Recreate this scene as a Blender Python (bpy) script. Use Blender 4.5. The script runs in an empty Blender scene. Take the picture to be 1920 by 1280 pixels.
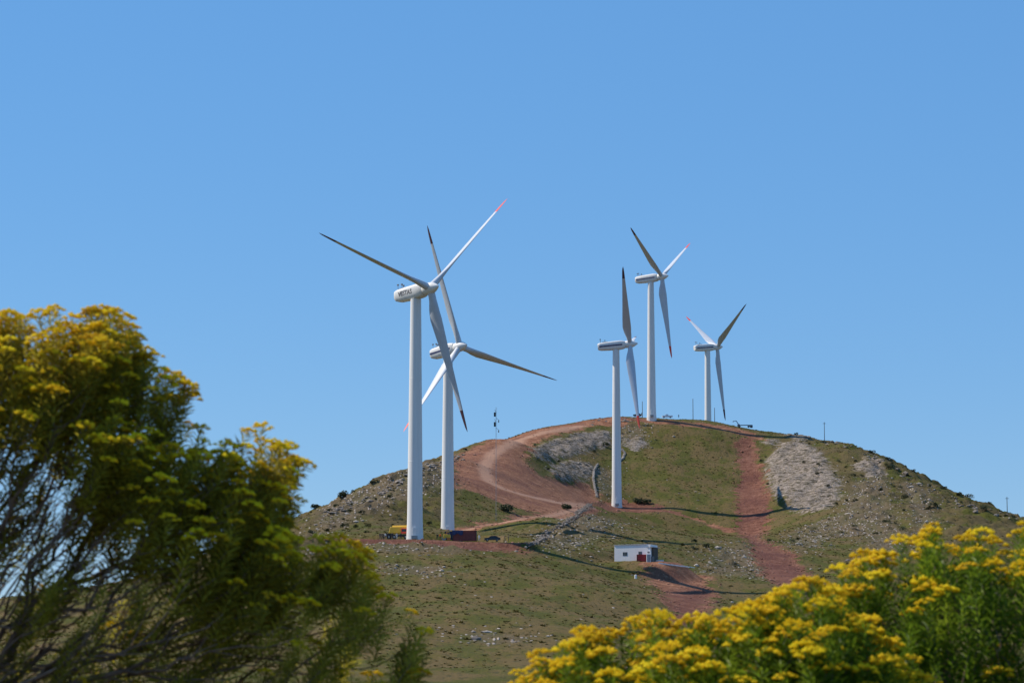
import bpy, bmesh, math, random
import numpy as np
from mathutils import Vector, Matrix
random.seed(7)
rng = np.random.default_rng(7)
C = bpy.context.scene.collection
SC = bpy.context.scene
R = math.radians

# ------------------------------------------------------------------ camera
F = 5444.0; HZ = 1350.0; EYE = 1.6
PITCH = math.atan((HZ-640)/F)
cam = bpy.data.cameras.new('camera'); camo = bpy.data.objects.new('camera', cam); C.objects.link(camo)
camo.location = (0, 0, EYE); camo.rotation_euler = (math.pi/2+PITCH, 0, 0)
cam.sensor_width = 36; cam.lens = 36*F/1920; cam.clip_start = 0.1; cam.clip_end = 20000
cam.dof.use_dof = True; cam.dof.focus_distance = 900; cam.dof.aperture_fstop = 17
SC.camera = camo
# ------------------------------------------------------------------ sky, sun, exposure
SUN_EL = R(47); SUN_DIR = Vector((-1, 0.30, 0)).normalized()      # horizontal direction towards the sun
SUN_V = Vector((SUN_DIR.x*math.cos(SUN_EL), SUN_DIR.y*math.cos(SUN_EL), math.sin(SUN_EL)))
w = bpy.data.worlds.new('World'); SC.world = w; w.use_nodes = True
nt = w.node_tree; bg = nt.nodes['Background']
sky = nt.nodes.new('ShaderNodeTexSky'); sky.sky_type = 'NISHITA'; sky.sun_disc = False
sky.sun_elevation = SUN_EL; sky.sun_rotation = math.atan2(SUN_DIR.x, SUN_DIR.y)
sky.altitude = 0; sky.air_density = 1.0; sky.dust_density = 0.0; sky.ozone_density = 3.0
hsv = nt.nodes.new('ShaderNodeHueSaturation'); hsv.inputs['Saturation'].default_value = 1.36; hsv.inputs['Value'].default_value = 1.2
nt.links.new(sky.outputs[0], hsv.inputs['Color']); skm = nt.nodes.new('ShaderNodeMix'); skm.data_type = 'RGBA'; skm.inputs[0].default_value = .62; skm.inputs[7].default_value = (1.42, 3.3, 6.7, 1)
nt.links.new(hsv.outputs[0], skm.inputs[6]); nt.links.new(skm.outputs[2], bg.inputs[0]); bg.inputs[1].default_value = 0.10
sl = bpy.data.lights.new('sun', 'SUN'); sl.energy = 5.0; sl.angle = R(0.5); sl.color = (1, 0.89, 0.74)
so = bpy.data.objects.new('sun', sl); C.objects.link(so); so.rotation_euler = SUN_V.to_track_quat('Z', 'Y').to_euler()
so.location = (-200, 100, 300)
SC.view_settings.view_transform = 'Standard'; SC.view_settings.look = 'None'; SC.view_settings.exposure = 0.15
SC.view_settings.gamma = 1

# ------------------------------------------------------------------ helpers
def ray(px, py):
    X = (np.asarray(px, float)-960)/F; Y = (640-np.asarray(py, float))/F
    f = math.cos(PITCH)-Y*math.sin(PITCH); u = math.sin(PITCH)+Y*math.cos(PITCH)
    return X/f, u/f                                   # x and z rise per metre of distance
def at(px, py, d):
    a, b = ray(px, py); return Vector((float(a)*d, d, EYE+float(b)*d))

def mesh_np(name, V, Fc, mats, parent=None, smooth=False, matidx=None, attrs=None):
    me = bpy.data.meshes.new(name)
    V = np.asarray(V, np.float32); n = len(V)
    me.vertices.add(n); me.vertices.foreach_set('co', V.ravel())
    if isinstance(Fc, np.ndarray):
        k = Fc.shape[1]; m = len(Fc); flat = Fc.ravel().astype(np.int32)
        ls = (np.arange(m)*k).astype(np.int32); lt = np.full(m, k, np.int32)
    else:
        m = len(Fc); lt = np.array([len(f) for f in Fc], np.int32); flat = np.array([i for f in Fc for i in f], np.int32)
        ls = np.concatenate([[0], np.cumsum(lt)[:-1]]).astype(np.int32)
    me.loops.add(len(flat)); me.loops.foreach_set('vertex_index', flat)
    me.polygons.add(m); me.polygons.foreach_set('loop_start', ls); me.polygons.foreach_set('loop_total', lt)
    if matidx is not None: me.polygons.foreach_set('material_index', np.asarray(matidx, np.int32))
    me.polygons.foreach_set('use_smooth', np.full(m, bool(smooth)))
    me.update(calc_edges=True)
    for k2, a in (attrs or {}).items():
        at_ = me.attributes.new(k2, 'FLOAT', 'POINT'); at_.data.foreach_set('value', np.asarray(a, np.float32))
    for mt in (mats if isinstance(mats, (list, tuple)) else [mats]): me.materials.append(mt)
    o = bpy.data.objects.new(name, me); C.objects.link(o)
    if parent: o.parent = parent
    return o

class MB:
    def __init__(s): s.V = []; s.F = []; s.M = []
    def add(s, V, Fc, m=0):
        b = len(s.V); s.V += [tuple(v) for v in V]; s.F += [tuple(i+b for i in f) for f in Fc]; s.M += [m]*len(Fc); return s
    def box(s, x0, x1, y0, y1, z0, z1, m=0, bev=0.0, top=None):
        bm = bmesh.new(); bmesh.ops.create_cube(bm, size=1)
        for v in bm.verts:
            tx = ty = 1
            if top and v.co.z > 0: tx, ty = top
            v.co = Vector(((x0+x1)/2+v.co.x*(x1-x0)*tx, (y0+y1)/2+v.co.y*(y1-y0)*ty, (z0+z1)/2+v.co.z*(z1-z0)))
        if bev: bmesh.ops.bevel(bm, geom=bm.edges[:], offset=bev, segments=2, affect='EDGES', profile=.6)
        bm.verts.index_update(); s.add([v.co for v in bm.verts], [[v.index for v in f.verts] for f in bm.faces], m); bm.free(); return s
    def tube(s, pts, rad, n=10, m=0, caps=True):
        pts = [Vector(p) for p in pts]; rings = []
        up = Vector((0, 0, 1))
        for i, p in enumerate(pts):
            d = (pts[min(i+1, len(pts)-1)]-pts[max(i-1, 0)]).normalized()
            a = d.cross(up if abs(d.z) < .95 else Vector((1, 0, 0))).normalized(); b = d.cross(a)
            r = rad[i] if hasattr(rad, '__len__') else rad
            rings.append([p+(a*math.cos(t)+b*math.sin(t))*r for t in [2*math.pi*k/n for k in range(n)]])
        V = [v for r in rings for v in r]; Fc = []
        for i in range(len(pts)-1):
            for k in range(n):
                Fc.append((i*n+k, i*n+(k+1) % n, (i+1)*n+(k+1) % n, (i+1)*n+k))
        if caps: Fc += [tuple(range(n))[::-1], tuple((len(pts)-1)*n+k for k in range(n))]
        return s.add(V, Fc, m)
    def build(s, name, mats, parent=None, smooth=False):
        o = mesh_np(name, s.V, s.F, mats, parent, smooth, s.M)
        bm = bmesh.new(); bm.from_mesh(o.data); bmesh.ops.recalc_face_normals(bm, faces=bm.faces); bm.to_mesh(o.data); bm.free()
        return o
def shade_auto(o, ang=40):
    bm = bmesh.new(); bm.from_mesh(o.data)
    for f in bm.faces: f.smooth = True
    for e in bm.edges:
        if len(e.link_faces) == 2 and e.calc_face_angle(0) > R(ang): e.smooth = False
    bm.to_mesh(o.data); bm.free()
def tag(o, label=None, cat=None, group=None, kind=None):
    for k, v in (('label', label), ('category', cat), ('group', group), ('kind', kind)):
        if v: o[k] = v
    return o
def empty(name, loc, rz=0):
    o = bpy.data.objects.new(name, None); C.objects.link(o); o.location = loc; o.rotation_euler = (0, 0, rz); o.empty_display_size = .5
    return o
def copy_tree(o, parent=None):
    c = o.copy(); C.objects.link(c); c.parent = parent
    for ch in [x for x in SC.objects if x.parent == o]: copy_tree(ch, c)
    return c

# ------------------------------------------------------------------ materials
def new_mat(name):
    m = bpy.data.materials.new(name); m.use_nodes = True
    return m, m.node_tree, m.node_tree.nodes['Principled BSDF']
def N(nt, t, **k):
    n = nt.nodes.new(t)
    for a, b in k.items(): setattr(n, a, b)
    return n
def noise(nt, scale, detail=4, rough=.6, coord=None, vec=None, dist=0):
    n = N(nt, 'ShaderNodeTexNoise'); n.inputs['Scale'].default_value = scale; n.inputs['Detail'].default_value = detail
    n.inputs['Roughness'].default_value = rough; n.inputs['Distortion'].default_value = dist
    if vec is not None: nt.links.new(vec, n.inputs['Vector'])
    return n.outputs['Fac']
def ramp(nt, fac, stops):
    r = N(nt, 'ShaderNodeValToRGB'); e = r.color_ramp.elements
    while len(e) < len(stops): e.new(.5)
    for x, (p, c) in zip(e, stops): x.position = p; x.color = (*c, 1) if len(c) == 3 else c
    nt.links.new(fac, r.inputs[0]); return r.outputs[0]
def mix(nt, f, a, b, mode='MIX'):
    m = N(nt, 'ShaderNodeMix', data_type='RGBA', blend_type=mode)
    for s, v in ((m.inputs[0], f), (m.inputs[6], a), (m.inputs[7], b)):
        if hasattr(v, 'is_output'): nt.links.new(v, s)
        elif isinstance(v, (int, float)): s.default_value = v
        else: s.default_value = (*v, 1)
    return m.outputs[2]
def mth(nt, op, a, b=0.0, c=None, clamp=False):
    m = N(nt, 'ShaderNodeMath', operation=op, use_clamp=clamp)
    for i, v in enumerate((a, b) if c is None else (a, b, c)):
        if hasattr(v, 'is_output'): nt.links.new(v, m.inputs[i])
        else: m.inputs[i].default_value = v
    return m.outputs[0]
def sstep(nt, v, lo, hi):
    m = N(nt, 'ShaderNodeMapRange', interpolation_type='SMOOTHSTEP'); nt.links.new(v, m.inputs[0])
    m.inputs[1].default_value = lo; m.inputs[2].default_value = hi; return m.outputs[0]
def geo_pos(nt, sx=1, sy=1, sz=1):
    g = N(nt, 'ShaderNodeNewGeometry'); mp = N(nt, 'ShaderNodeMapping'); mp.inputs['Scale'].default_value = (sx, sy, sz)
    nt.links.new(g.outputs['Position'], mp.inputs[0]); return mp.outputs[0]
def paint(name, col, rough=.45, var=.12, scale=1.5, metal=0, spec=.5):
    m, nt, b = new_mat(name)
    tc = N(nt, 'ShaderNodeTexCoord')
    f = noise(nt, scale, 5, .65, vec=tc.outputs['Object'])
    c = ramp(nt, f, [(.3, [x*(1-var) for x in col]), (.7, [min(1, x*(1+var*.5)) for x in col])])
    nt.links.new(c, b.inputs['Base Color']); b.inputs['Roughness'].default_value = rough; b.inputs['Metallic'].default_value = metal
    b.inputs['Specular IOR Level'].default_value = spec
    return m
def turbine_paint():
    m, nt, b = new_mat('white_turbine_paint')
    tc = N(nt, 'ShaderNodeTexCoord'); mp = N(nt, 'ShaderNodeMapping'); mp.inputs['Scale'].default_value = (1.2, 1.2, .05)
    nt.links.new(tc.outputs['Object'], mp.inputs[0])
    f = noise(nt, 1.0, 5, .7, vec=mp.outputs[0])
    c = ramp(nt, f, [(.3, (.66, .66, .65)), (.65, (.76, .76, .75))])
    nt.links.new(c, b.inputs['Base Color']); b.inputs['Roughness'].default_value = .5; b.inputs['Specular IOR Level'].default_value = .35
    return m
M = dict(
    blade=paint('light_grey_blade_paint', (.50, .54, .60), .45, .08, .3), shaded_red=paint('shaded_red_tip_paint', (.09, .035, .05), .5),  # dark tip colour: the red tip paint with shade put into it
    white=turbine_paint(), red=paint('red_tip_paint', (.75, .07, .035), .45),
    navy=paint('navy_stripe_paint', (.03, .035, .11), .5), dgrey=paint('grey_lettering', (.16, .15, .15), .6),
    dark=paint('dark_rubber', (.02, .02, .02), .8), steel=paint('galvanised_steel', (.3, .31, .32), .5, metal=.3),
    yellow=paint('yellow_machine_paint', (.72, .42, .03), .45), rust=paint('dark_red_container_paint', (.20, .035, .03), .55, .3),
    blue=paint('dark_blue_tarpaulin', (.03, .04, .12), .7), black=paint('black_car_paint', (.012, .012, .015), .25),
    glass=paint('dark_glass', (.02, .025, .03), .1), plaster=paint('white_plaster', (.82, .79, .78), .9, .08, .8),
    roofm=paint('grey_roof_sheet', (.42, .40, .40), .8), redbox=paint('red_crate_paint', (.30, .02, .02), .6, .25),
    wood=paint('weathered_wood', (.10, .085, .07), .9, .3), skin=paint('skin', (.45, .27, .19), .6),
    cloth=paint('dark_clothing', (.025, .025, .035), .9), trous=paint('dark_trousers', (.03, .035, .05), .9),
    lite=paint('light_clothing', (.6, .6, .6), .9), hivis=paint('orange_vest', (.7, .12, .02), .8),
    orange=paint('orange_machine_paint', (.55, .16, .02), .5), whitec=paint('white_panel_paint', (.75, .75, .76), .5, .05),
    greyb=paint('blue_grey_paint', (.10, .15, .24), .5),
)

# ------------------------------------------------------------------ terrain
CP = [  # px, py, distance (m)
 (775,1011,771),(700,1012,772),(850,1013,772),(930,1016,775),(600,1013,775),(985,1021,775),
 (775,1000,830),(700,1000,830),(600,1003,835),(839,1006,919),(870,999,890),
 (775,945,950),(775,908,1015),(775,883,1050),
 (700,960,905),(700,946,985),(700,929,1020),(600,985,880),(600,961,970),
 (500,1100,720),(500,1030,870),(500,995,930),(400,1150,690),(400,1085,800),(400,1040,890),(200,1190,650),(200,1096,850),(0,1200,640),(0,1122,810),(-300,1160,800),(-300,1230,640),
 (600,1090,690),(600,1190,580),(780,1070,710),(780,1150,610),(960,1060,725),(960,1130,640),(960,1200,565),(1150,1100,690),(1150,1160,620),
 (960,998,850),(960,972,930),(960,935,1050),(960,900,1130),(960,860,1200),(960,824,1255),
 (860,985,950),(860,935,1020),(860,890,1080),(860,855,1130),
 (1050,1015,840),(1050,975,945),(1050,935,1150),(1050,900,1235),(1050,860,1285),(1050,825,1325),(1050,799,1350),
 (1153,948,1243),(1110,946,1200),(1153,978,1080),(1153,1000,980),(1188,1052,800),(1188,1030,850),(1188,1015,890),(1120,1030,800),
 (1153,900,1290),(1153,850,1335),(1153,800,1375),(1153,781,1390),
 (1221,784,1392),(1221,810,1365),(1221,860,1320),(1221,910,1275),(1240,957,1228),(1240,990,1080),
 (1326,788,1400),(1326,830,1355),(1326,900,1295),(1326,978,1222),(1326,1010,1060),(1300,1060,840),(1300,1110,740),(1300,1180,640),
 (1400,802,1400),(1400,850,1350),(1400,910,1295),(1400,1000,1195),(1400,1022,1060),(1400,1060,880),(1400,1130,730),(1400,1200,620),
 (1500,815,1375),(1500,860,1310),(1500,920,1245),(1500,990,1140),(1500,1040,930),(1500,1120,750),
 (1600,833,1330),(1600,880,1270),(1600,940,1180),(1600,1010,1010),(1600,1080,830),(1600,1200,640),
 (1680,878,1285),(1750,914,1240),(1750,950,1140),(1750,1040,940),(1750,1140,740),(1820,948,1190),
 (1920,970,1150),(1920,1040,940),(1920,1150,730),(2100,1025,1080),(2100,1150,740),(2400,1110,980),(2400,1200,720),
]
for px in (-300, 0, 300, 600, 900, 1200, 1500, 1800, 2200): CP.append((px, 1272, 490))
pts = [tuple(at(*c)) for c in CP]
SIL = [(-300,800,-.06),(0,810,-.08),(200,850,-.10),(400,890,-.14),(500,930,-.16),(600,970,-.16),(700,1020,-.18),(775,1050,-.18),(860,1130,-.18),(960,1255,-.18),(1050,1350,-.14),(1153,1390,-.03),(1221,1392,-.02),(1326,1400,-.05),
       (1400,1400,-.08),(1500,1375,-.12),(1600,1330,-.16),(1680,1285,-.2),(1750,1240,-.2),(1820,1190,-.2),(1920,1150,-.2),(2100,1080,-.18),(2400,980,-.15)]
sily = {-300:1160,0:1122,200:1096,400:1040,500:995,600:961,700:929,775:883,860:856,960:824,1050:799,1153:781,1221:784,1326:788,1400:802,1500:815,1600:833,1680:878,1750:914,1820:948,1920:970,2100:1025,2400:1110}
SX = sorted(sily); SY = [sily[k] for k in SX]
SB = [at(px, sily[px], d) for px, d, s in SIL]
for i, (px, d, s) in enumerate(SIL):
    t_ = SB[min(i+1, len(SB)-1)]-SB[max(i-1, 0)]; nrm = Vector((-t_.y, t_.x)).normalized(); b = SB[i]
    for dd in (45, 130):
        X_, Y_ = b.x+nrm.x*dd, b.y+nrm.y*dd; px_ = 960+F*X_/(Y_*math.cos(PITCH))
        lim = at(px_, np.interp(px_, SX, SY)+(8 if dd < 60 else 22), Y_).z
        pts.append((X_, Y_, max(min(b.z+s*dd, lim), 2)))
pts += [(x, y, 0) for x, y in [(-900,300),(-450,330),(-200,300),(0,300),(200,300),(450,330),(900,300),(-900,800),(-900,1300),(1000,800),(1100,1300),(-600,1900),(0,2200),(700,2200),(-500,1500)]]
pts += [(60, 1560, 128), (150, 1560, 118), (-60, 1600, 70), (300, 1500, 70), (-200, 1300, 30), (420, 1350, 30)]
P = np.array(pts); SCL = 500.0
def U(r2): return r2*np.log(r2+1e-12)*.5
A = P[:, :2]/SCL; n = len(A)
K = U(((A[:, None]-A[None])**2).sum(-1)) + np.eye(n)*2e-5
Q = np.hstack([np.ones((n, 1)), A]); L = np.block([[K, Q], [Q.T, np.zeros((3, 3))]])
coef = np.linalg.solve(L, np.concatenate([P[:, 2], [0, 0, 0]]))
def tps(x, y):
    X = np.stack([np.ravel(x), np.ravel(y)], 1)/SCL; out = np.zeros(len(X))
    for i in range(0, len(X), 40000):
        c = X[i:i+40000]; r2 = ((c[:, None]-A[None])**2).sum(-1)
        out[i:i+40000] = U(r2)@coef[:n]+coef[n]+c@coef[n+1:]
    return out.reshape(np.shape(x))
def vnoise(x, y, seed):
    xi = np.floor(x).astype(np.int64); yi = np.floor(y).astype(np.int64); fx = x-xi; fy = y-yi
    fx = fx*fx*(3-2*fx); fy = fy*fy*(3-2*fy)
    def h(a, b):
        v = (a*374761393+b*668265263+seed*982451653) & 0xffffffff
        v = ((v ^ (v >> 13))*1274126177) & 0xffffffff
        return ((v ^ (v >> 16)) & 0xffff)/32768.0-1
    return (h(xi, yi)*(1-fx)+h(xi+1, yi)*fx)*(1-fy)+(h(xi, yi+1)*(1-fx)+h(xi+1, yi+1)*fx)*fy
def fbm(x, y, s, o=4, seed=1):
    v = 0; a = 1
    for k in range(o): v = v+a*vnoise(x/s+k*17.3, y/s-k*9.1, seed+k); a *= .5; s *= .5
    return v
def axis(dense0, dense1, step, far0, far1):
    a = np.arange(dense0, dense1+.1, step); lo = [dense0]; hi = [dense1]; st = step
    while lo[-1] > far0: st *= 1.12; lo.append(lo[-1]-st)
    st = step
    while hi[-1] < far1: st *= 1.12; hi.append(hi[-1]+st)
    return np.concatenate([np.array(lo[1:])[::-1], a, np.array(hi[1:])])
gx = axis(-190, 250, .8, -6500, 6500); gy = axis(500, 1440, 1.5, -1500, 9000)
GX, GY = np.meshgrid(gx, gy)
def smooth01(t): t = np.clip(t, 0, 1); return t*t*(3-2*t)
rr = np.sqrt(((GX-30)/750)**2+((GY-1050)/900)**2)
wgt = 1-smooth01((rr-.75)/.25)
inside = wgt > 0
Z = np.zeros_like(GX)
Z[inside] = tps(GX[inside], GY[inside])*wgt[inside]
Z = np.maximum(Z, 0)+fbm(GX, GY, 300, 2, 5)*.4*smooth01((np.hypot(GX, GY)-60)/200)

def interp(Zg, x, y):
    ix = np.clip(np.searchsorted(gx, x)-1, 0, len(gx)-2); iy = np.clip(np.searchsorted(gy, y)-1, 0, len(gy)-2)
    tx = (x-gx[ix])/(gx[ix+1]-gx[ix]); ty = (y-gy[iy])/(gy[iy+1]-gy[iy])
    return (Zg[iy, ix]*(1-tx)+Zg[iy, ix+1]*tx)*(1-ty)+(Zg[iy+1, ix]*(1-tx)+Zg[iy+1, ix+1]*tx)*ty
DD = np.arange(420, 1700, 1.0)
def hit(px, py, Zg=None):
    Zg = Z if Zg is None else Zg
    for k in range(80):
        a, b = ray(px, py+k*1.0); h = interp(Zg, a*DD, DD)-(EYE+b*DD)
        i = np.argmax(h > 0)
        if h[i] > 0:
            d = DD[i]-(h[i]/(h[i]-h[i-1]) if i else 0)
            return float(a*d), float(d)
    return float(a*1000), 1000.0
def silh(px):
    py = np.arange(700, 1300)
    a, b = ray(px, 0); d = DD; zz = interp(Z, a*d, d); s = (zz-EYE)/d      # steepest sight line
    s = s.max(); lo = [p for p in py if ray(px, p)[1] <= s]; return lo[0]
def wpoly(pp, n=5):
    o = []
    for i in range(len(pp)):
        a = pp[i]; b = pp[(i+1) % len(pp)]
        for k in range(n): t = k/n; o.append(hit(a[0]*(1-t)+b[0]*t, a[1]*(1-t)+b[1]*t))
    return np.array(o)
def wline(pp, n=6):
    o = []
    for i in range(len(pp)-1):
        a = pp[i]; b = pp[i+1]
        for k in range(n): t = k/n; o.append(hit(a[0]*(1-t)+b[0]*t, a[1]*(1-t)+b[1]*t))
    o.append(hit(*pp[-1])); return np.array(o)
def sdist(W, closed, pad=14):
    x0, y0 = W.min(0)-pad; x1, y1 = W.max(0)+pad
    ia = np.searchsorted(gx, [x0, x1]); ja = np.searchsorted(gy, [y0, y1]); sl_ = (slice(ja[0], ja[1]), slice(ia[0], ia[1]))
    X = GX[sl_]; Y = GY[sl_]; D = np.full(X.shape, 1e9); ins = np.zeros(X.shape, bool)
    m = len(W)
    for i in range(m if closed else m-1):
        ax, ay = W[i]; bx, by = W[(i+1) % m]; dx, dy = bx-ax, by-ay; l2 = dx*dx+dy*dy+1e-9
        t = np.clip(((X-ax)*dx+(Y-ay)*dy)/l2, 0, 1); D = np.minimum(D, np.hypot(X-ax-t*dx, Y-ay-t*dy))
        if closed and ay != by:
            c = ((ay > Y) != (by > Y)) & (X < (bx-ax)*(Y-ay)/(by-ay)+ax); ins ^= c
    return sl_, (np.where(ins, D, -D) if closed else -D)
def mask(polys, lines=(), soft=6.0):
    m_ = np.zeros_like(GX)
    for p in polys:
        s_, d = sdist(wpoly(p), True); m_[s_] = np.maximum(m_[s_], np.clip(.5+d/(2*soft), 0, 1))
    for p, wd in lines:
        s_, d = sdist(wline(p), False); m_[s_] = np.maximum(m_[s_], np.clip(.5+(d+wd)/(2*soft), 0, 1))
    return m_

# red soil, pale wheel tracks, bare rock, stony turf: areas on the ground
dirt = mask([
 [(852,855),(880,842),(935,825),(1000,806),(1060,797),(1090,797),(1040,812),(1000,832),(990,850),(985,865),(1010,890),(1060,903),(1105,912),(1125,930),(1118,946),(1060,958),(1000,957),(940,945),(900,925),(850,912)],
 [(1110,944),(1165,938),(1215,942),(1245,950),(1252,960),(1200,962),(1140,958)],
 [(1090,795),(1150,780),(1221,785),(1290,790),(1370,799),(1425,814),(1440,824),(1400,820),(1370,808),(1300,800),(1250,795),(1180,788),(1120,793)],
 [(1382,818),(1410,818),(1420,860),(1432,900),(1448,950),(1440,985),(1428,1008),(1448,1022),(1492,1040),(1505,1062),(1520,1082),(1475,1104),(1440,1088),(1412,1045),(1404,1015),(1384,1000),(1378,940),(1384,880)],
 [(1195,1058),(1235,1058),(1290,1072),(1335,1086),(1338,1120),(1326,1170),(1252,1170),(1243,1130),(1238,1105),(1212,1082)],
 [(590,1012),(700,1011),(800,1012),(900,1013),(985,1022),(992,1031),(900,1029),(820,1021),(700,1018),(600,1018)],
], [([(900,845),(935,832),(1000,808),(1060,799),(1100,792),(1150,786)], 8), ([(862,993),(910,984),(960,974),(1030,965),(1105,948)], 4.5), ([(1165,1052),(1200,1058)], 2.5), ([(1240,955),(1300,972),(1370,998)], 1.6)])
deep = mask([[(1375,812),(1410,812),(1425,860),(1440,900),(1455,950),(1445,985),(1432,1008),(1452,1022),(1495,1040),(1525,1082),(1475,1110),(1435,1088),(1405,1045),(1375,1000),(1370,940),(1378,880)],[(590,1008),(990,1010),(995,1034),(900,1032),(700,1022),(600,1022)],[(1250,1100),(1340,1100),(1330,1180),(1240,1175)],[(1100,940),(1260,940),(1260,965),(1100,965)]], soft=8)
track = mask([], [([(1090,797),(1020,808),(965,826),(925,848),(908,872),(915,900),(945,915),(1000,930),(1060,942),(1108,948)], 3.2),
 ([(862,993),(910,984),(960,974),(1030,965),(1105,948)], 2.2), ([(935,1008),(980,996),(1030,978),(1075,965)], 1.3),
 ([(1120,1033),(1150,1022),(1230,1020)], .8)], soft=4.0)
rock = mask([
 [(1436,880),(1445,850),(1465,826),(1505,826),(1540,848),(1556,875),(1575,905),(1572,935),(1550,952),(1510,962),(1470,945),(1445,925)],
 [(1002,862),(998,845),(1030,828),(1070,812),(1140,806),(1143,832),(1110,842),(1070,856),(1030,864)],
 [(1030,893),(1038,874),(1070,864),(1105,866),(1122,882),(1095,898),(1060,906)],
 [(1600,872),(1625,860),(1658,866),(1660,885),(1630,892)],[(1425,830),(1440,820),(1460,822),(1450,838)],[(1170,822),(1205,815),(1212,835),(1185,842)],
 [(1468,812),(1510,812),(1520,822),(1490,824)]], soft=5)
stony = mask([
 [(590,960),(690,905),(770,875),(855,850),(850,905),(760,935),(680,965),(600,1005)],[(1600,900),(1665,890),(1668,950),(1690,990),(1720,1010),(1660,1050),(1610,1000),(1560,1010),(1500,1040),(1480,1000),(1580,960)],
 [(690,1020),(860,1018),(870,1034),(700,1042)],[(715,1058),(830,1062),(820,1080),(720,1075)],[(1000,1010),(1080,960),(1160,975),(1120,1010),(1050,1035)],
 [(1340,1030),(1400,1020),(1440,1060),(1420,1090),(1330,1075)],[(1115,870),(1150,880),(1148,930),(1118,930)],[(880,1180),(990,1185),(985,1205),(880,1198)],[(1690,900),(1740,920),(1760,990),(1720,1000),(1700,950)],
 [(600,1010),(560,1000),(560,1060),(620,1050)],[(1145,790),(1210,795),(1200,835),(1150,830)]], soft=9)

# levelled pad of the nearest turbine with its cut bank
padx = np.clip((GX+60)/65, 0, 1)
s_, dpad = sdist(np.array([(-60, 769), (3, 771), (8, 784), (-10, 806), (-60, 806)]), True, 20)
Zp = Z.copy(); pz = at(775, 1011, 771).z
plane = pz+0.1-0.022*(GX[s_]+26)
kk = smooth01(1+dpad/3.2); Zp[s_] = Z[s_]*(1-kk)+plane*kk
# levelled terrace under the house
hq = np.array(hit(1152, 1051)); hzz = at(1152, 1051, hq[1]).z; ca, sa = math.cos(R(-27)), math.sin(R(-27))
hb = np.array([(hq[0]+x*ca-y*sa, hq[1]+x*sa+y*ca) for x, y in ((-.5, -5), (14, -5), (14, 8), (-.5, 8))])
sh_, dh = sdist(hb, True, 14)
Z = Zp
near = smooth01((np.hypot(GX, GY)-250)/250)
rel = fbm(GX, GY, 42, 3, 11)*.9+fbm(GX, GY, 9, 3, 21)*.22
flat = np.clip(np.maximum(dirt*1.2, 0), 0, 1)
Z = Z+rel*near*(1-.75*flat)
Z[s_] = np.where(dpad > 0, plane, Z[s_])
kh = smooth01(1+dh/9.0); yl = -(GX[sh_]-hq[0])*sa+(GY[sh_]-hq[1])*ca; Z[sh_] = Z[sh_]*(1-kh)+(hzz-.05+.20*np.minimum(0, yl))*kh
rk = smooth01((rock-.35)/.4)
rd = np.abs(fbm(GX, GY, 12, 4, 31)); Z = Z+rk*(.35+rd*1.5-np.abs(fbm(GX*.7, GY, 4, 3, 41))*.6)
st = smooth01((stony-.3)/.5)
bl = fbm(GX, GY, 5, 3, 51); Z = Z+st*np.clip(bl-.35, 0, 1)*1.6
brown0 = np.clip(smooth01((GX-120)/50)*smooth01((GY-900)/150)+smooth01((-GX-5)/30)*smooth01((GY-850)/60), 0, 1)
right = smooth01((GX/GY*F+960-1500)/200)*smooth01((GY-900)/150)
Z = Z+right*np.clip(fbm(GX, GY, 14, 4, 61)-.2, 0, 1.2)*1.8
Z = Z-smooth01((dirt-.4)/.3)*.35*(1-(np.isin(GX, GX[s_]) & False))
# raised berm along the crest cut and the pad spoil
crag = np.clip(brown0+st*.5, 0, 1); Z = Z+crag*near*(np.abs(fbm(GX, GY, 8, 4, 101))*1.4-.9+np.clip(fbm(GX, GY, 3, 2, 111)-.5, 0, 1)*1.6)*(1-np.clip(dirt*1.5, 0, 1))
V = np.stack([GX, GY, Z], -1).reshape(-1, 3)
ny, nx = GX.shape; idx = np.arange(ny*nx).reshape(ny, nx)
FQ = np.stack([idx[:-1, :-1], idx[:-1, 1:], idx[1:, 1:], idx[1:, :-1]], -1).reshape(-1, 4)

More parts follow.
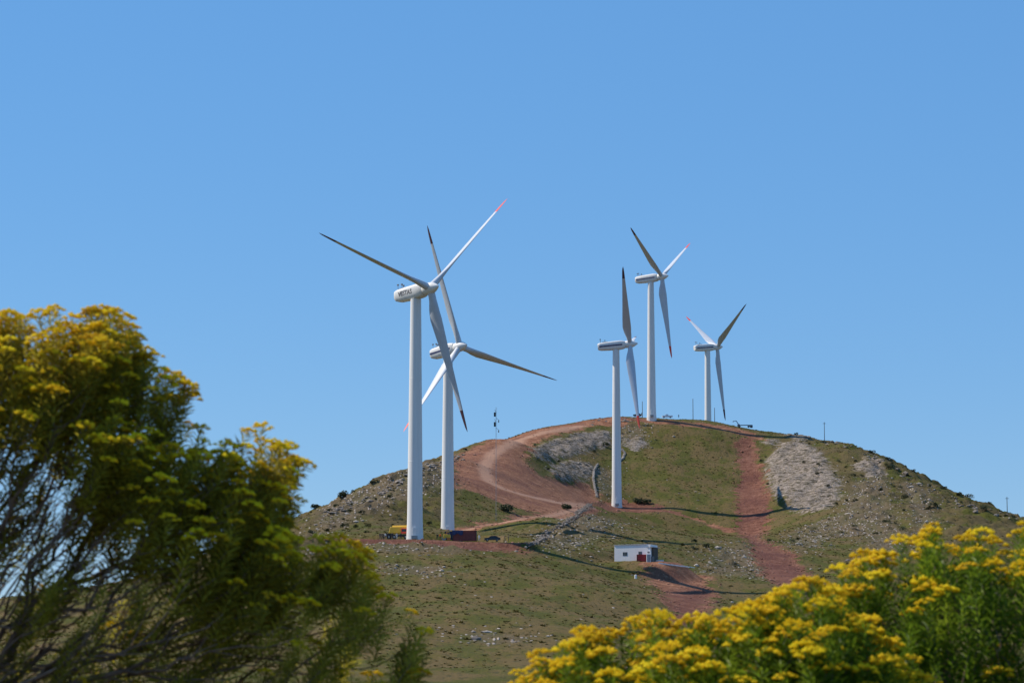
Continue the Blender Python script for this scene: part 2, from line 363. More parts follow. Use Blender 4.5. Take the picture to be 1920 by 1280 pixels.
def terrain_mat():
    m, nt, b = new_mat('hill_ground')
    def att(nm): a = N(nt, 'ShaderNodeAttribute', attribute_name=nm); return a.outputs['Fac']
    p = geo_pos(nt); ps = geo_pos(nt, 1, .45, .8)
    big = noise(nt, .018, 4, .6, vec=p); med = noise(nt, .12, 6, .65, vec=ps); fin = noise(nt, .9, 6, .75, vec=ps); tiny = noise(nt, 3.0, 3, .7, vec=ps)
    g = ramp(nt, big, [(.35, (.120, .088, .026)), (.48, (.096, .087, .021)), (.62, (.130, .096, .030))])
    g = mix(nt, sstep(nt, med, .42, .62), g, (.132, .094, .038))
    g = mix(nt, sstep(nt, med, .56, .38), g, (.074, .076, .014))
    g = mix(nt, mth(nt, 'MULTIPLY', sstep(nt, fin, .50, .36), .75), g, (.035, .038, .014))
    g = mix(nt, mth(nt, 'MULTIPLY', sstep(nt, tiny, .56, .72), .45), g, (.16, .15, .065))
    # scrubby brown ground on the right flank and the upper left slope
    brn = mth(nt, 'MULTIPLY', att('brown'), mth(nt, 'MULTIPLY', sstep(nt, med, .36, .6), .8))
    g = mix(nt, brn, g, mix(nt, fin, (.045, .038, .018), (.135, .105, .05)))
    # stones showing in the turf
    vo = N(nt, 'ShaderNodeTexVoronoi'); vo.inputs['Scale'].default_value = 1.1; nt.links.new(ps, vo.inputs['Vector'])
    vd = vo.outputs['Distance']; sv = N(nt, 'ShaderNodeSeparateColor'); nt.links.new(vo.outputs['Color'], sv.inputs[0])
    thr = mth(nt, 'MULTIPLY_ADD', att('stony'), .30, .004)
    has = mth(nt, 'LESS_THAN', sv.outputs[0], thr); near_ = sstep(nt, vd, .48, .30)
    stn = mth(nt, 'MULTIPLY', has, near_)
    stc = mix(nt, sv.outputs[1], (.22, .19, .17), (.42, .37, .33))
    g = mix(nt, mth(nt, 'MULTIPLY', sstep(nt, mth(nt, 'ADD', att('stony'), mth(nt, 'MULTIPLY', fin, .7)), .75, 1.0), .45), g, (.135, .105, .08))
    g = mix(nt, stn, g, stc)
    # bare rock slabs
    pr = geo_pos(nt, .30, .42, 1.25); cr = noise(nt, 1.0, 8, .74, vec=pr, dist=.5); cr2 = noise(nt, 1.6, 5, .7, vec=p)
    rc = ramp(nt, cr, [(.41, (.035, .028, .022)), (.465, (.16, .13, .105)), (.53, (.30, .248, .215)), (.68, (.44, .37, .33))])
    rc = mix(nt, mth(nt, 'MULTIPLY', sstep(nt, cr2, .54, .38), .75), rc, (.105, .095, .04))
    rm = mth(nt, 'ADD', att('rock'), mth(nt, 'MULTIPLY', mth(nt, 'SUBTRACT', noise(nt, .16, 8, .8, vec=p), .5), 2.6))
    g = mix(nt, sstep(nt, rm, .36, .66), g, rc)
    # red soil
    dn = noise(nt, .35, 6, .7, vec=p); dn2 = noise(nt, 1.4, 5, .7, vec=ps); dn3 = noise(nt, .06, 3, .5, vec=p)
    dc = ramp(nt, dn, [(.33, (.095, .036, .024)), (.5, (.155, .066, .043)), (.68, (.24, .115, .08))])
    dc = mix(nt, sstep(nt, dn3, .45, .65), dc, mix(nt, dn, (.07, .028, .022), (.17, .07, .05)))
    dc = mix(nt, mth(nt, 'MULTIPLY', sstep(nt, dn2, .54, .70), .55), dc, (.28, .165, .12))
    dc = mix(nt, mth(nt, 'MULTIPLY', sstep(nt, dn2, .46, .32), .6), dc, (.055, .024, .018))
    dc = mix(nt, mth(nt, 'MULTIPLY', sstep(nt, att('deep'), .8, .2), 1.0), dc, mix(nt, 1.0, dc, (1.5, 1.62, 1.42), 'MULTIPLY'))
    tm = mth(nt, 'ADD', att('track'), mth(nt, 'MULTIPLY', mth(nt, 'SUBTRACT', noise(nt, .3, 4, .7, vec=p), .5), .6))
    dc = mix(nt, mth(nt, 'MULTIPLY', sstep(nt, tm, .35, .8), .75), dc, (.40, .24, .165))
    g = mix(nt, mth(nt, 'MULTIPLY', sstep(nt, tm, .5, .8), .6), g, (.24, .17, .10))
    dm = mth(nt, 'ADD', att('dirt'), mth(nt, 'MULTIPLY', mth(nt, 'SUBTRACT', noise(nt, .13, 9, .78, vec=p), .5), 2.3))
    g = mix(nt, sstep(nt, dm, .44, .56), g, dc)
    nt.links.new(g, b.inputs['Base Color']); b.inputs['Roughness'].default_value = .95; b.inputs['Specular IOR Level'].default_value = .1
    bp = N(nt, 'ShaderNodeBump'); bp.inputs['Strength'].default_value = 1.0; bp.inputs['Distance'].default_value = .55
    hh = mth(nt, 'ADD', mth(nt, 'MULTIPLY', fin, .8), mth(nt, 'MULTIPLY', tiny, .4)); hh = mth(nt, 'ADD', hh, mth(nt, 'MULTIPLY', stn, .5))
    hh = mth(nt, 'ADD', hh, mth(nt, 'MULTIPLY', cr, mth(nt, 'MULTIPLY', att('rock'), 1.5)))
    nt.links.new(hh, bp.inputs['Height']); nt.links.new(bp.outputs[0], b.inputs['Normal'])
    return m
PX = GX/np.maximum(GY, 1)
brown = np.clip(smooth01((GX-95)/60)*smooth01((GY-850)/150)+smooth01((-GX-5)/30)*smooth01((GY-800)/60), 0, 1)
terr = mesh_np('terrain', V, FQ, terrain_mat(), smooth=True,
               attrs=dict(dirt=dirt.ravel(), deep=deep.ravel(), track=track.ravel(), rock=rock.ravel(), stony=stony.ravel(), brown=brown.ravel()))
tag(terr, 'grassy rocky hill with red dirt roads', kind='structure')
def gz(x, y): return float(interp(Z, np.array([x]), np.array([y]))[0])
def ground(px, py):
    x, y = hit(px, py); return Vector((x, y, gz(x, y)))
if __import__('os').environ.get('DBG'):
    for px in sily: print('SIL', px, sily[px], silh(px))

# ------------------------------------------------------------------ wind turbines
def aerofoil(z, n=20):
    # chord, thickness, twist, chordwise offset at span z (m)
    zs = [0, 1.6, 3.2, 5.5, 8.5, 13, 20, 28, 35, 38.5, 40]
    ch = [1.95, 1.95, 2.2, 3.1, 3.8, 3.4, 2.6, 1.8, 1.15, .75, .12]
    tk = [1.95, 1.95, 1.75, 1.35, .95, .70, .46, .28, .16, .10, .03]
    tw = [16, 16, 16, 16, 14, 11, 7, 4, 2, 1, 1]
    c, t, a = np.interp(z, zs, ch), np.interp(z, zs, tk), -R(float(np.interp(z, zs, tw)))
    rnd = float(np.interp(z, [1.6, 6], [1, 0])); out = []
    for k in range(n):
        q = 2*math.pi*k/n; x0 = math.cos(q); y0 = math.sin(q)
        xr = x0*c/2; yr = y0*t/2
        u = (1-x0)/2                                   # 0 at leading edge
        xa = c*(.32-u); th = t*1.3*(math.sqrt(max(u, 0))*1.05*(1-u)**.85)
        ya = th*(1 if y0 >= 0 else -.75)*(1 if abs(y0) > 1e-6 else 0)
        x = xr*rnd+xa*(1-rnd); y = yr*rnd+ya*(1-rnd)
        out.append((x*math.cos(a)-y*math.sin(a), x*math.sin(a)+y*math.cos(a), z))
    return out
def loft(zs, n=20):
    mb = MB(); V = [v for z in zs for v in aerofoil(z, n)]; Fc = []
    for i in range(len(zs)-1):
        for k in range(n): Fc.append((i*n+k, i*n+(k+1) % n, (i+1)*n+(k+1) % n, (i+1)*n+k))
    Fc += [tuple(range(n))[::-1], tuple((len(zs)-1)*n+k for k in range(n))]
    return mb.add(V, Fc)
TZ = 34.0
def make_turbine():
    root = empty('wind_turbine', (0, 0, 0))
    t = MB(); hs = [-4, 0, .25, .25, 3, 6, 12, 20.3, 20.34, 20.42, 20.46, 30, 42.3, 42.34, 42.42, 42.46, 54, 63.6]
    rs = [2.35, 2.35, 2.35, 2.28, 2.16, 2.08, 2.02, 1.94, 1.965, 1.965, 1.94, 1.83, 1.69, 1.715, 1.715, 1.69, 1.56, 1.44]
    t.tube([(0, 0, h) for h in hs], rs, 40); tw = t.build('tower', M['white'], root); shade_auto(tw, 30)
    d = MB(); d.box(-.5, .5, -2.42, -2.0, .9, 3.0, 0, .04); d.box(-.8, .8, -3.4, -2.2, .0, .85, 1); dr = d.build('door', [M['white'], M['steel']], tw)
    # nacelle: profile lofted along x, x = 0 at the hub centre
    secs = [(-13.9, 1.15, -1.05, 1.25), (-13.6, 1.45, -1.30, 1.50), (-12.6, 1.68, -1.62, 1.72), (-9, 1.75, -1.85, 1.85), (-4.4, 1.75, -1.95, 1.95), (-3.0, 1.70, -1.80, 1.75), (-2.2, 1.5, -1.55, 1.45)]
    mb = MB(); V = []; n = 20
    for x, hw, z0, z1 in secs:
        for k in range(n):
            q = 2*math.pi*(k+.5)/n; cx = math.copysign(abs(math.cos(q))**.42, math.cos(q)); cz = math.copysign(abs(math.sin(q))**.42, math.sin(q))
            zz = (z0+z1)/2+cz*(z1-z0)/2; ww = hw*(1 if cz > -.6 else .86)
            V.append((x, cx*ww, zz))
    Fc = [(i*n+k, i*n+(k+1) % n, (i+1)*n+(k+1) % n, (i+1)*n+k) for i in range(len(secs)-1) for k in range(n)]
    Fc += [tuple(range(n))[::-1], tuple((len(secs)-1)*n+k for k in range(n))]
    mb.add(V, Fc); nac = mb.build('nacelle', M['white'], root); shade_auto(nac, 35)
    st = MB()
    for sy in (-1, 1): st.box(-13.2, -3.2, sy*1.745-.03, sy*1.745+.03, -.32, .28)
    st.build('stripe', M['navy'], nac)
    sn = MB()
    for x, y, h in ((-12.6, .7, 1.5), (-12.6, -.7, 1.2), (-10.6, -.4, .7)):
        sn.tube([(x, y, 1.6), (x, y, 1.75+h)], .06, 6); sn.box(x-.2, x+.2, y-.2, y+.2, 1.75+h, 1.75+h+.34)
    sn.box(-11.8, -9.4, -.8, .8, 1.72, 2.02, bev=.08)
    sn.build('wind_sensor', M['dgrey'], nac)
    # spinner
    sp = MB(); prof = [(-2.3, 1.30), (-2.0, 1.52), (-1.0, 1.60), (.4, 1.58), (1.2, 1.42), (2.0, 1.08), (2.8, .62), (3.3, .28), (3.5, .03)]
    n = 28; V = [(x, r*math.cos(2*math.pi*k/n), r*math.sin(2*math.pi*k/n)) for x, r in prof for k in range(n)]
    Fc = [(i*n+k, i*n+(k+1) % n, (i+1)*n+(k+1) % n, (i+1)*n+k) for i in range(len(prof)-1) for k in range(n)]
    Fc += [tuple(range(n))[::-1], tuple((len(prof)-1)*n+k for k in range(n))]
    sp.add(V, Fc); hub = sp.build('spinner', M['white'], root); shade_auto(hub, 40)
    bl = loft([.6, 1.6, 2.4, 3.2, 4.2, 5.5, 7, 8.5, 10.5, 13, 16.5, 20, 24, 28, 31, TZ]); 
    bp = loft([TZ, 36, 37.5, 38.7, 39.5, 39.85, 40])
    for j in range(3):
        b = bl.build('blade', M['blade'], root); shade_auto(b, 50)
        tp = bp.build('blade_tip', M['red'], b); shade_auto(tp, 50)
    return root
TSPEC = [  # hub px, py, distance, yaw, phase, tilt, cone, foot py, label
 (806.5, 540.3, 775.1, -48.2, 45.5, 4.0, 1.8, 1011, 'largest white wind turbine with grey lettering on its nacelle, beside the yellow truck'),
 (862.5, 649.8, 919.5, -49.3, 102.1, 5.5, 2.9, 1003, 'white wind turbine standing behind the dark red container, lower left blade behind the nearest tower'),
 (1181, 645, 1242.8, -5.6, 77.8, 5.0, 2.0, 948, 'white wind turbine on the mid slope above the white house, one blade straight up'),
 (1241.2, 518.6, 1386.3, -27.7, 57.8, 4.0, 2.1, 782, 'tall white wind turbine on the very top of the hill'),
 (1344.7, 650.4, 1560, 23.9, 58.3, 6.0, 1.6, None, 'white wind turbine farthest right with its foot hidden behind the summit'),
]
proto = make_turbine()
for i, (hx, hy, d, yaw, ph, tilt, cone, fpy, lab) in enumerate(TSPEC):
    o = proto if i == 0 else copy_tree(proto)
    tag(o, lab, 'wind turbine', 'white wind turbines on the hill')
    h = at(hx, hy, d); y, t, c, p0 = R(yaw), R(tilt), R(cone), R(ph)
    a = Vector((math.cos(y)*math.cos(t), math.sin(y)*math.cos(t), math.sin(t)))
    u = Vector((-math.sin(y), math.cos(y), 0)); v = a.cross(u)
    if v.z < 0: v = -v
    top = h-a*6.0; base = Vector((top.x, top.y, 0))
    if fpy: k_ = base.y; base.z = at(0, fpy, k_).z
    else: base.z = gz(base.x, base.y)
    o.location = base
    hl = h-base; H = (top.z-1.9-base.z)
    side = Vector((0, 0, 1)).cross(a).normalized(); upv = a.cross(side)
    frame = Matrix((a, side, upv)).transposed().to_4x4(); frame.translation = hl
    q = 0
    for ch in [x for x in SC.objects if x.parent == o]:
        nm = ch.name.split('.')[0]
        if nm == 'tower': ch.matrix_basis = Matrix.Diagonal((1, 1, H/63.6, 1))
        elif nm in ('nacelle', 'spinner'): ch.matrix_basis = frame
        elif nm == 'blade':
            for tp in [x for x in SC.objects if x.parent == ch]:
                tp.material_slots[0].link = 'OBJECT'; tp.material_slots[0].material = M['red' if q in ((0,), (1,), (1,), (0, 1), (0,))[i] else 'shaded_red']  # all tips share one red paint; dark ones have their shade painted in
            g = p0+q*2*math.pi/3; q += 1
            dr = (v*math.cos(g)+u*math.sin(g))*math.cos(c)+a*math.sin(c)
            cx = (a-dr*a.dot(dr)).normalized(); cy = dr.cross(cx)
            mm = Matrix((cx, cy, dr)).transposed().to_4x4(); mm.translation = hl; ch.matrix_basis = mm
nac = [x for x in SC.objects if x.parent == proto and x.name.startswith('nacelle')][0]
for x in [x for x in SC.objects if x.parent == nac and x.name.startswith('stripe')]: bpy.data.objects.remove(x)
cu = bpy.data.curves.new('lettering', 'FONT'); cu.body = 'VESTAS'; cu.size = 1.75; cu.extrude = .02; cu.align_x = 'CENTER'; cu.align_y = 'CENTER'; cu.offset = .03
tmp = bpy.data.objects.new('tmp', cu); C.objects.link(tmp); bpy.context.view_layer.update()
me = bpy.data.meshes.new_from_object(tmp.evaluated_get(bpy.context.evaluated_depsgraph_get())); bpy.data.objects.remove(tmp)
me.materials.clear(); me.materials.append(M['dgrey'])
lt = bpy.data.objects.new('lettering', me); C.objects.link(lt); lt.parent = nac
lt.matrix_basis = Matrix.Translation((-8.6, -1.79, .1)) @ Matrix.Rotation(R(90), 4, 'X')

# ------------------------------------------------------------------ house and its yard
def place_box_thing(name, px, py, d, rz, label, cat, group=None):
    p = at(px, py, d); o = empty(name, (p.x, p.y, gz(p.x+.6, p.y)), rz); tag(o, label, cat, group); return o
hp = Vector((hq[0], hq[1], hzz)); hs_ = hp.y/F
hz = at(1152, 1051, hp.y).z
house = empty('house', (hp.x, hp.y, hz), R(-27)); tag(house, 'small white flat-roofed house with two dark windows on the green slope', 'house')
Wd = 74*hs_; Hh = 30*hs_
wm = MB(); wm.box(0, Wd, 0, 4.6, -2.5, Hh-.18, bev=.03); wl = wm.build('wall', M['plaster'], house)
rm = MB(); rm.box(-.12, Wd*.9, -.14, 4.7, Hh-.18, Hh, bev=.03); rm.box(Wd*.9, Wd+.7, -.1, 4.7, Hh-.95, Hh-.8); rm.build('roof', M['roofm'], house)
def win(x, z, ww, hh):
    f = MB(); f.box(x-ww/2-.07, x+ww/2+.07, -.03, .02, z-hh/2-.07, z+hh/2+.07); f.box(x-.03, x+.03, -.06, -.03, z-hh/2, z+hh/2)
    fo = f.build('window', M['roofm'], house); g = MB(); g.box(x-ww/2, x+ww/2, -.045, -.02, z-hh/2, z+hh/2); g.build('pane', M['glass'], fo)
k = hs_
win(22*k, 12.5*k, 8.5*k, 6.3*k); win(53*k, 13*k, 6.5*k, 6*k)
dm = MB(); dm.box(68*k, 72.5*k, -.05, .02, 6*k, 16*k); dm.build('door', M['dgrey'], house)
pm = MB(); pm.box(Wd+.02, Wd+.6, .8, 3.6, -1, Hh-1.0); pm.build('porch_post', M['wood'], house)
def thing_mesh(mb, name, loc, rz, mats, label, cat, group=None, shade=True):
    o = mb.build(name, mats); o.location = loc; o.rotation_euler = (0, 0, rz)
    if shade: shade_auto(o, 35)
    return tag(o, label, cat, group)
def ramped_box(mb, L, W, H, m=0, ribs=0, rib=.04):
    mb.box(0, L, 0, W, 0, H, m)
    for r in range(ribs):
        x = (r+.5)*L/ribs; mb.box(x-L/ribs*.22, x+L/ribs*.22, -rib, 0, .12, H-.12, m); mb.box(x-L/ribs*.22, x+L/ribs*.22, W, W+rib, .12, H-.12, m)
def gpos(px, py, d=None):
    if d is None: return ground(px, py)
    p = at(px, py, d); return p
hd = hp.y
def container(name, px0, px1, pyb, hpx, d, mat, depth, label, cat, ribs=10):
    kk_ = d/F; p = at(px0, pyb, d)
    if d < 799 and hpx < 15: p.z = gz(p.x+1, p.y)
    o = empty(name, p); tag(o, label, cat)
    L = (px1-px0)*kk_; H = hpx*kk_; b = MB(); ramped_box(b, L, depth, H, 0, ribs); b.build('body', mat, o)
    for x in (0, L):
        for y in (-.03, depth+.03): f = MB(); f.box(x-.08, x+.08, y-.08, y+.08, 0, H+.04); f.build('corner_post', M['dark'], o)
    for z in (.07, H): f = MB(); f.box(.08, L-.08, -.11, -.045, z-.07, z+.05); f.build('rail', mat, o)
    dd = MB(); dd.box(L+.0, L+.05, .12, depth-.12, .15, H-.15); dr = dd.build('door', mat, o)
    lk = MB()
    for y in (depth*.3, depth*.45, depth*.55, depth*.7): lk.tube([(L+.08, y, .2), (L+.08, y, H-.2)], .025, 6)
    lk.build('lock_bar', M['steel'], dr); return o
container('skip_container', 1194.5, 1212, 1056.5, 12.5, hd-4.5, M['redbox'], 2.0, 'low dark red metal skip in front of the small white house', 'container', 5)
tl = place_box_thing('portable_toilet', 1212.5, 1060, hd-6, 0, 'narrow white portable toilet right of the red skip by the house', 'portable toilet')
b = MB(); b.box(0, 1.15, 0, 1.15, 0, 2.15, bev=.04); b.build('cabin', M['whitec'], tl); b = MB(); b.box(-.06, 1.21, -.06, 1.21, 2.15, 2.3, bev=.05, top=(.8, .8)); b.build('roof', M['whitec'], tl)
b = MB(); b.box(.15, 1.0, -.05, 0, .12, 2.0); b.build('door', M['steel'], tl); b = MB(); b.box(.83, .93, -.1, -.05, 1.0, 1.1); b.build('handle', M['dark'], [x for x in SC.objects if x.parent == tl and x.name.startswith('door')][0])
tk = place_box_thing('water_tank', 1220, 1059, hd-5.5, 0, 'dark grey drum tank beside the white portable toilet', 'tank')
b = MB(); b.tube([(.45, .5, 0), (.45, .5, .1), (.45, .5, 1.25), (.45, .5, 1.42)], [.5, .52, .52, .3], 16); b.build('drum', M['dgrey'], tk); b = MB(); b.tube([(.45, .5, 1.42), (.45, .5, 1.52)], .2, 12); b.build('lid', M['dark'], tk)
lw = MB(); lw.box(0, 2.6, 0, .3, -.6, .42, bev=.03); lw.box(-.05, 2.65, -.05, .35, .42, .5)
p = at(1226, 1054, hd-3.0); p.z = gz(p.x, p.y); thing_mesh(lw, 'garden_wall', p, R(-12), M['plaster'], 'short low white wall at the right end of the house', 'wall')
dg = MB(); 
for s in range(26):
    t = s/25; q = ground(1236+t*65, 1056+t*8); dg.box(q.x-.25, q.x+.25, q.y-.15, q.y+.15, q.z-.3, q.z+.16+random.random()*.1, bev=.03)
thing_mesh(dg, 'kerb_wall', (0, 0, 0), 0, M['plaster'], 'thin pale line of kerb stones running right from the house', 'kerb')
mk = MB(); mk.tube([(0, 0, -.2), (0, 0, .9), (0, 0, 1.0)], [.32, .32, .2], 12)
p = ground(1192, 1084); thing_mesh(mk, 'drum', p, 0, M['whitec'], 'small white drum standing in the turf below the house', 'drum')

# ------------------------------------------------------------------ containers, machines and people on the pads
cont = container('shipping_container', 849, 893, 1013, 18.5, 795, M['rust'], 2.4, 'dark red shipping container lying behind the pad edge, right of the second tower', 'container', 14)
tp = MB(); nx_, ny_ = 12, 6; V = []; Fc = []
for j in range(ny_+1):
    for i in range(nx_+1):
        x = i/nx_*3.0; y = j/ny_*2.6-.1; V.append((x, y, .06+.05*math.sin(x*5+y*3)+random.random()*.03+(.5 if i == 6 else 0)*.1))
for j in range(ny_):
    for i in range(nx_): a = j*(nx_+1)+i; Fc.append((a, a+1, a+nx_+2, a+nx_+1))
V2 = [(v[0], v[1], v[2]-.05) for v in V]; n0 = len(V)
tp.add(V+V2, Fc+[tuple(i+n0 for i in f)[::-1] for f in Fc]+[tuple([i for i in (0, nx_, n0+nx_, n0)])])
# skirt hanging down the front
S = []; SF = []
for i in range(nx_+1):
    x = i/nx_*3.0; wv = .05*math.sin(i*1.9); S += [(x, -.14+wv, .1), (x, -.2+wv*2, -1.0-.25*math.sin(i*.8)), (x, -.17+wv, .1), (x, -.23+wv*2, -1.0-.25*math.sin(i*.8))]
for i in range(nx_): SF += [(i*4, i*4+1, i*4+5, i*4+4), (i*4+2, i*4+6, i*4+7, i*4+3)]
tp.add(S, SF)
pc = cont.location; thing_mesh(tp, 'tarpaulin', pc+Vector((-.2, -.1, 18.5*795/F)), 0, M['blue'], 'dark blue tarpaulin draped over the left end of the dark red shipping container', 'tarpaulin')

def wheel(parent, x, y, r=.5, w_=.3):
    t = MB(); t.tube([(x, y-w_/2, r), (x, y+w_/2, r)], r, 18); o = t.build('wheel', M['dark'], parent); shade_auto(o, 40)
    h = MB(); h.tube([(x, y-w_/2-.03, r), (x, y+w_/2+.03, r)], r*.5, 12); h.build('rim', M['steel'], o); return o
# yellow mobile crane, partly behind the nearest tower
p = at(722, 1010, 783); cr_ = empty('mobile_crane', p, R(0)); tag(cr_, 'yellow mobile crane parked at the left foot of the largest turbine tower', 'crane')
b = MB(); b.box(0, 9.6, 0, 2.5, .75, 1.25, bev=.05); b.box(.1, 2.2, .1, 2.4, 1.25, 1.5, bev=.05); b.build('chassis', M['dark'], cr_)
for x in (1.0, 2.5, 5.6, 7.0, 8.5):
    for y in (.1, 2.4): wheel(cr_, x, y, .58, .42)
b = MB(); b.box(.9, 6.4, .2, 2.3, 1.55, 3.3, bev=.2, top=(.84, .9)); b.box(6.2, 7.6, .2, 2.3, 1.3, 2.3, bev=.1); b.build('body', M['yellow'], cr_)
b = MB(); b.box(4.3, 5.9, -.05, .9, 1.5, 2.9, bev=.12); cb = b.build('cab', M['red'], cr_); b = MB(); b.box(4.5, 5.7, -.09, -.05, 2.0, 2.7); b.build('window', M['glass'], cb)
b = MB(); b.tube([(1.9, 1.3, 3.35), (9.3, 1.3, 3.6)], [.36, .30], 4); b.tube([(9.3, 1.3, 3.6), (10.1, 1.3, 3.5)], .22, 4); b.build('boom', M['yellow'], cr_)
b = MB(); b.box(7.9, 9.5, .15, 2.35, 1.25, 2.6, bev=.12); cb = b.build('driver_cab', M['whitec'], cr_); b = MB(); b.box(8.1, 9.3, .11, .15, 1.8, 2.45); b.build('window', M['glass'], cb)
# small yellow roller in front of the container
container('generator', 834, 847.5, 1011, 15, 800, M['blue'], 1.6, 'dark blue generator box between the yellow roller and the red container', 'generator', 4)
p = at(828, 1012.5, 784); rl = empty('road_roller', p, 0); tag(rl, 'small yellow and orange roller between the second tower and the red container', 'roller')
b = MB(); b.tube([(.6, 0, .55), (.6, 1.3, .55)], .55, 20); b.build('drum', M['steel'], rl)
b = MB(); b.box(.3, 2.5, -.05, 1.3, .7, 1.65, bev=.15, top=(.85, .9)); b.box(.3, .9, -.1, 1.4, .5, .75); b.build('body', M['yellow'], rl)
b = MB(); b.tube([(1.9, 0, .45), (1.9, 1.3, .45)], .45, 18); b.build('rear_drum', M['orange'], rl)
b = MB(); b.box(1.2, 2.1, .2, 1.1, 2.15, 2.25); 
for x in (1.25, 2.05):
    for y in (.25, 1.05): b.tube([(x, y, 1.4), (x, y, 2.16)], .035, 6)
b.build('canopy', M['yellow'], rl)

def car(name, loc, rz, mat, label, pick=False, group=None, L=4.3):
    o = empty(name, loc, rz); tag(o, label, 'pickup truck' if pick else 'car', group)
    prof = [(0, .35), (0, .78), (.25, .92), (1.15, 1.0), (1.75, 1.45), (3.1, 1.48), (3.9, 1.0), (4.25, .92), (4.3, .4)]
    if pick: prof = [(0, .4), (0, .95), (.2, 1.05), (1.2, 1.1), (1.7, 1.7), (2.8, 1.72), (3.0, 1.1), (5.0, 1.1), (5.0, .45)]
    n = len(prof); sx = L/4.3 if not pick else 1; W = 1.72; V = []
    for y, ins in ((0, 0.0), (.12, 0), (W-.12, 0), (W, 0.0)):
        for x, z in prof: V.append((x*sx, y+(.16 if y < 1 else -.16)*max(0, (z-.9))/.6, z))
    Fc = [(j*n+i, j*n+(i+1) % n, (j+1)*n+(i+1) % n, (j+1)*n+i) for j in range(3) for i in range(n)]+[tuple(range(n))[::-1], tuple(3*n+i for i in range(n))]
    m = MB(); m.add(V, Fc); m.build('body', mat, o)
    ws = [(1.35, 1.06), (1.78, 1.38), (3.0, 1.40), (3.6, 1.06)] if not pick else [(1.4, 1.16), (1.8, 1.6), (2.7, 1.62), (2.85, 1.16)]
    for y in (.09, W-.09):
        g = MB(); g.add([(x*sx, y+(.16*(z-.9)/.6-.03 if y < 1 else -.16*(z-.9)/.6+.03), z) for x, z in ws], [(0, 1, 2, 3)]); g.build('side_window', M['glass'], o)
    for x in ((.8, 3.4) if not pick else (.9, 4.0)):
        for y in (.12, W-.12): wheel(o, x*sx, y, .34, .2)
    h = MB(); h.box(-.03, .02, .12, .5, .62, .76); h.build('headlight', M['whitec'], o); h = MB(); h.box(-.03, .02, W-.5, W-.12, .62, .76); h.build('headlight', M['whitec'], o)
    return o
car('car', at(908, 1014, 785), R(2), M['black'], 'small dark car parked between the red container and the two standing people', L=4.4)
car('pickup_truck', at(1242, 781.5, 1382)+Vector((0, 0, -.3)), R(5), M['whitec'], 'tiny white pickup truck just right of the summit turbine foot', True)
car('parked_van', at(1187, 779.5, 1378)+Vector((0, 0, -.2)), R(-10), M['black'], 'tiny dark car on the red crest left of the summit turbine', False, L=4.0)
# crane truck on the crest
p = at(1383, 800.5, 1392); tr = empty('loader_truck', p, 0); tag(tr, 'dark flatbed truck with a raised loader arm on the crest above the red strip', 'truck')
b = MB(); b.box(1.4, 7.2, 0, 2.3, .95, 1.15); b.box(0, 1.2, .1, 2.2, .6, 1.5, bev=.1); b.build('bed', M['greyb'], tr)
b = MB(); b.tube([(.6, 1.1, 1.4), (-.6, 1.1, 3.2)], [.22, .2], 6); b.tube([(-.6, 1.1, 3.2), (-2.0, 1.1, 3.0)], [.2, .16], 6); b.tube([(-2.0, 1.1, 3.0), (-2.1, 1.1, 2.6)], [.25, .3], 6); b.build('loader_arm', M['greyb'], tr)
for x in (1.0, 5.4, 6.5):
    for y in (.1, 2.2): wheel(tr, x, y, .48, .3)
b = MB(); b.box(6.6, 7.3, .1, 2.2, -.1, 1.0, bev=.05); b.build('rear_box', M['greyb'], tr)

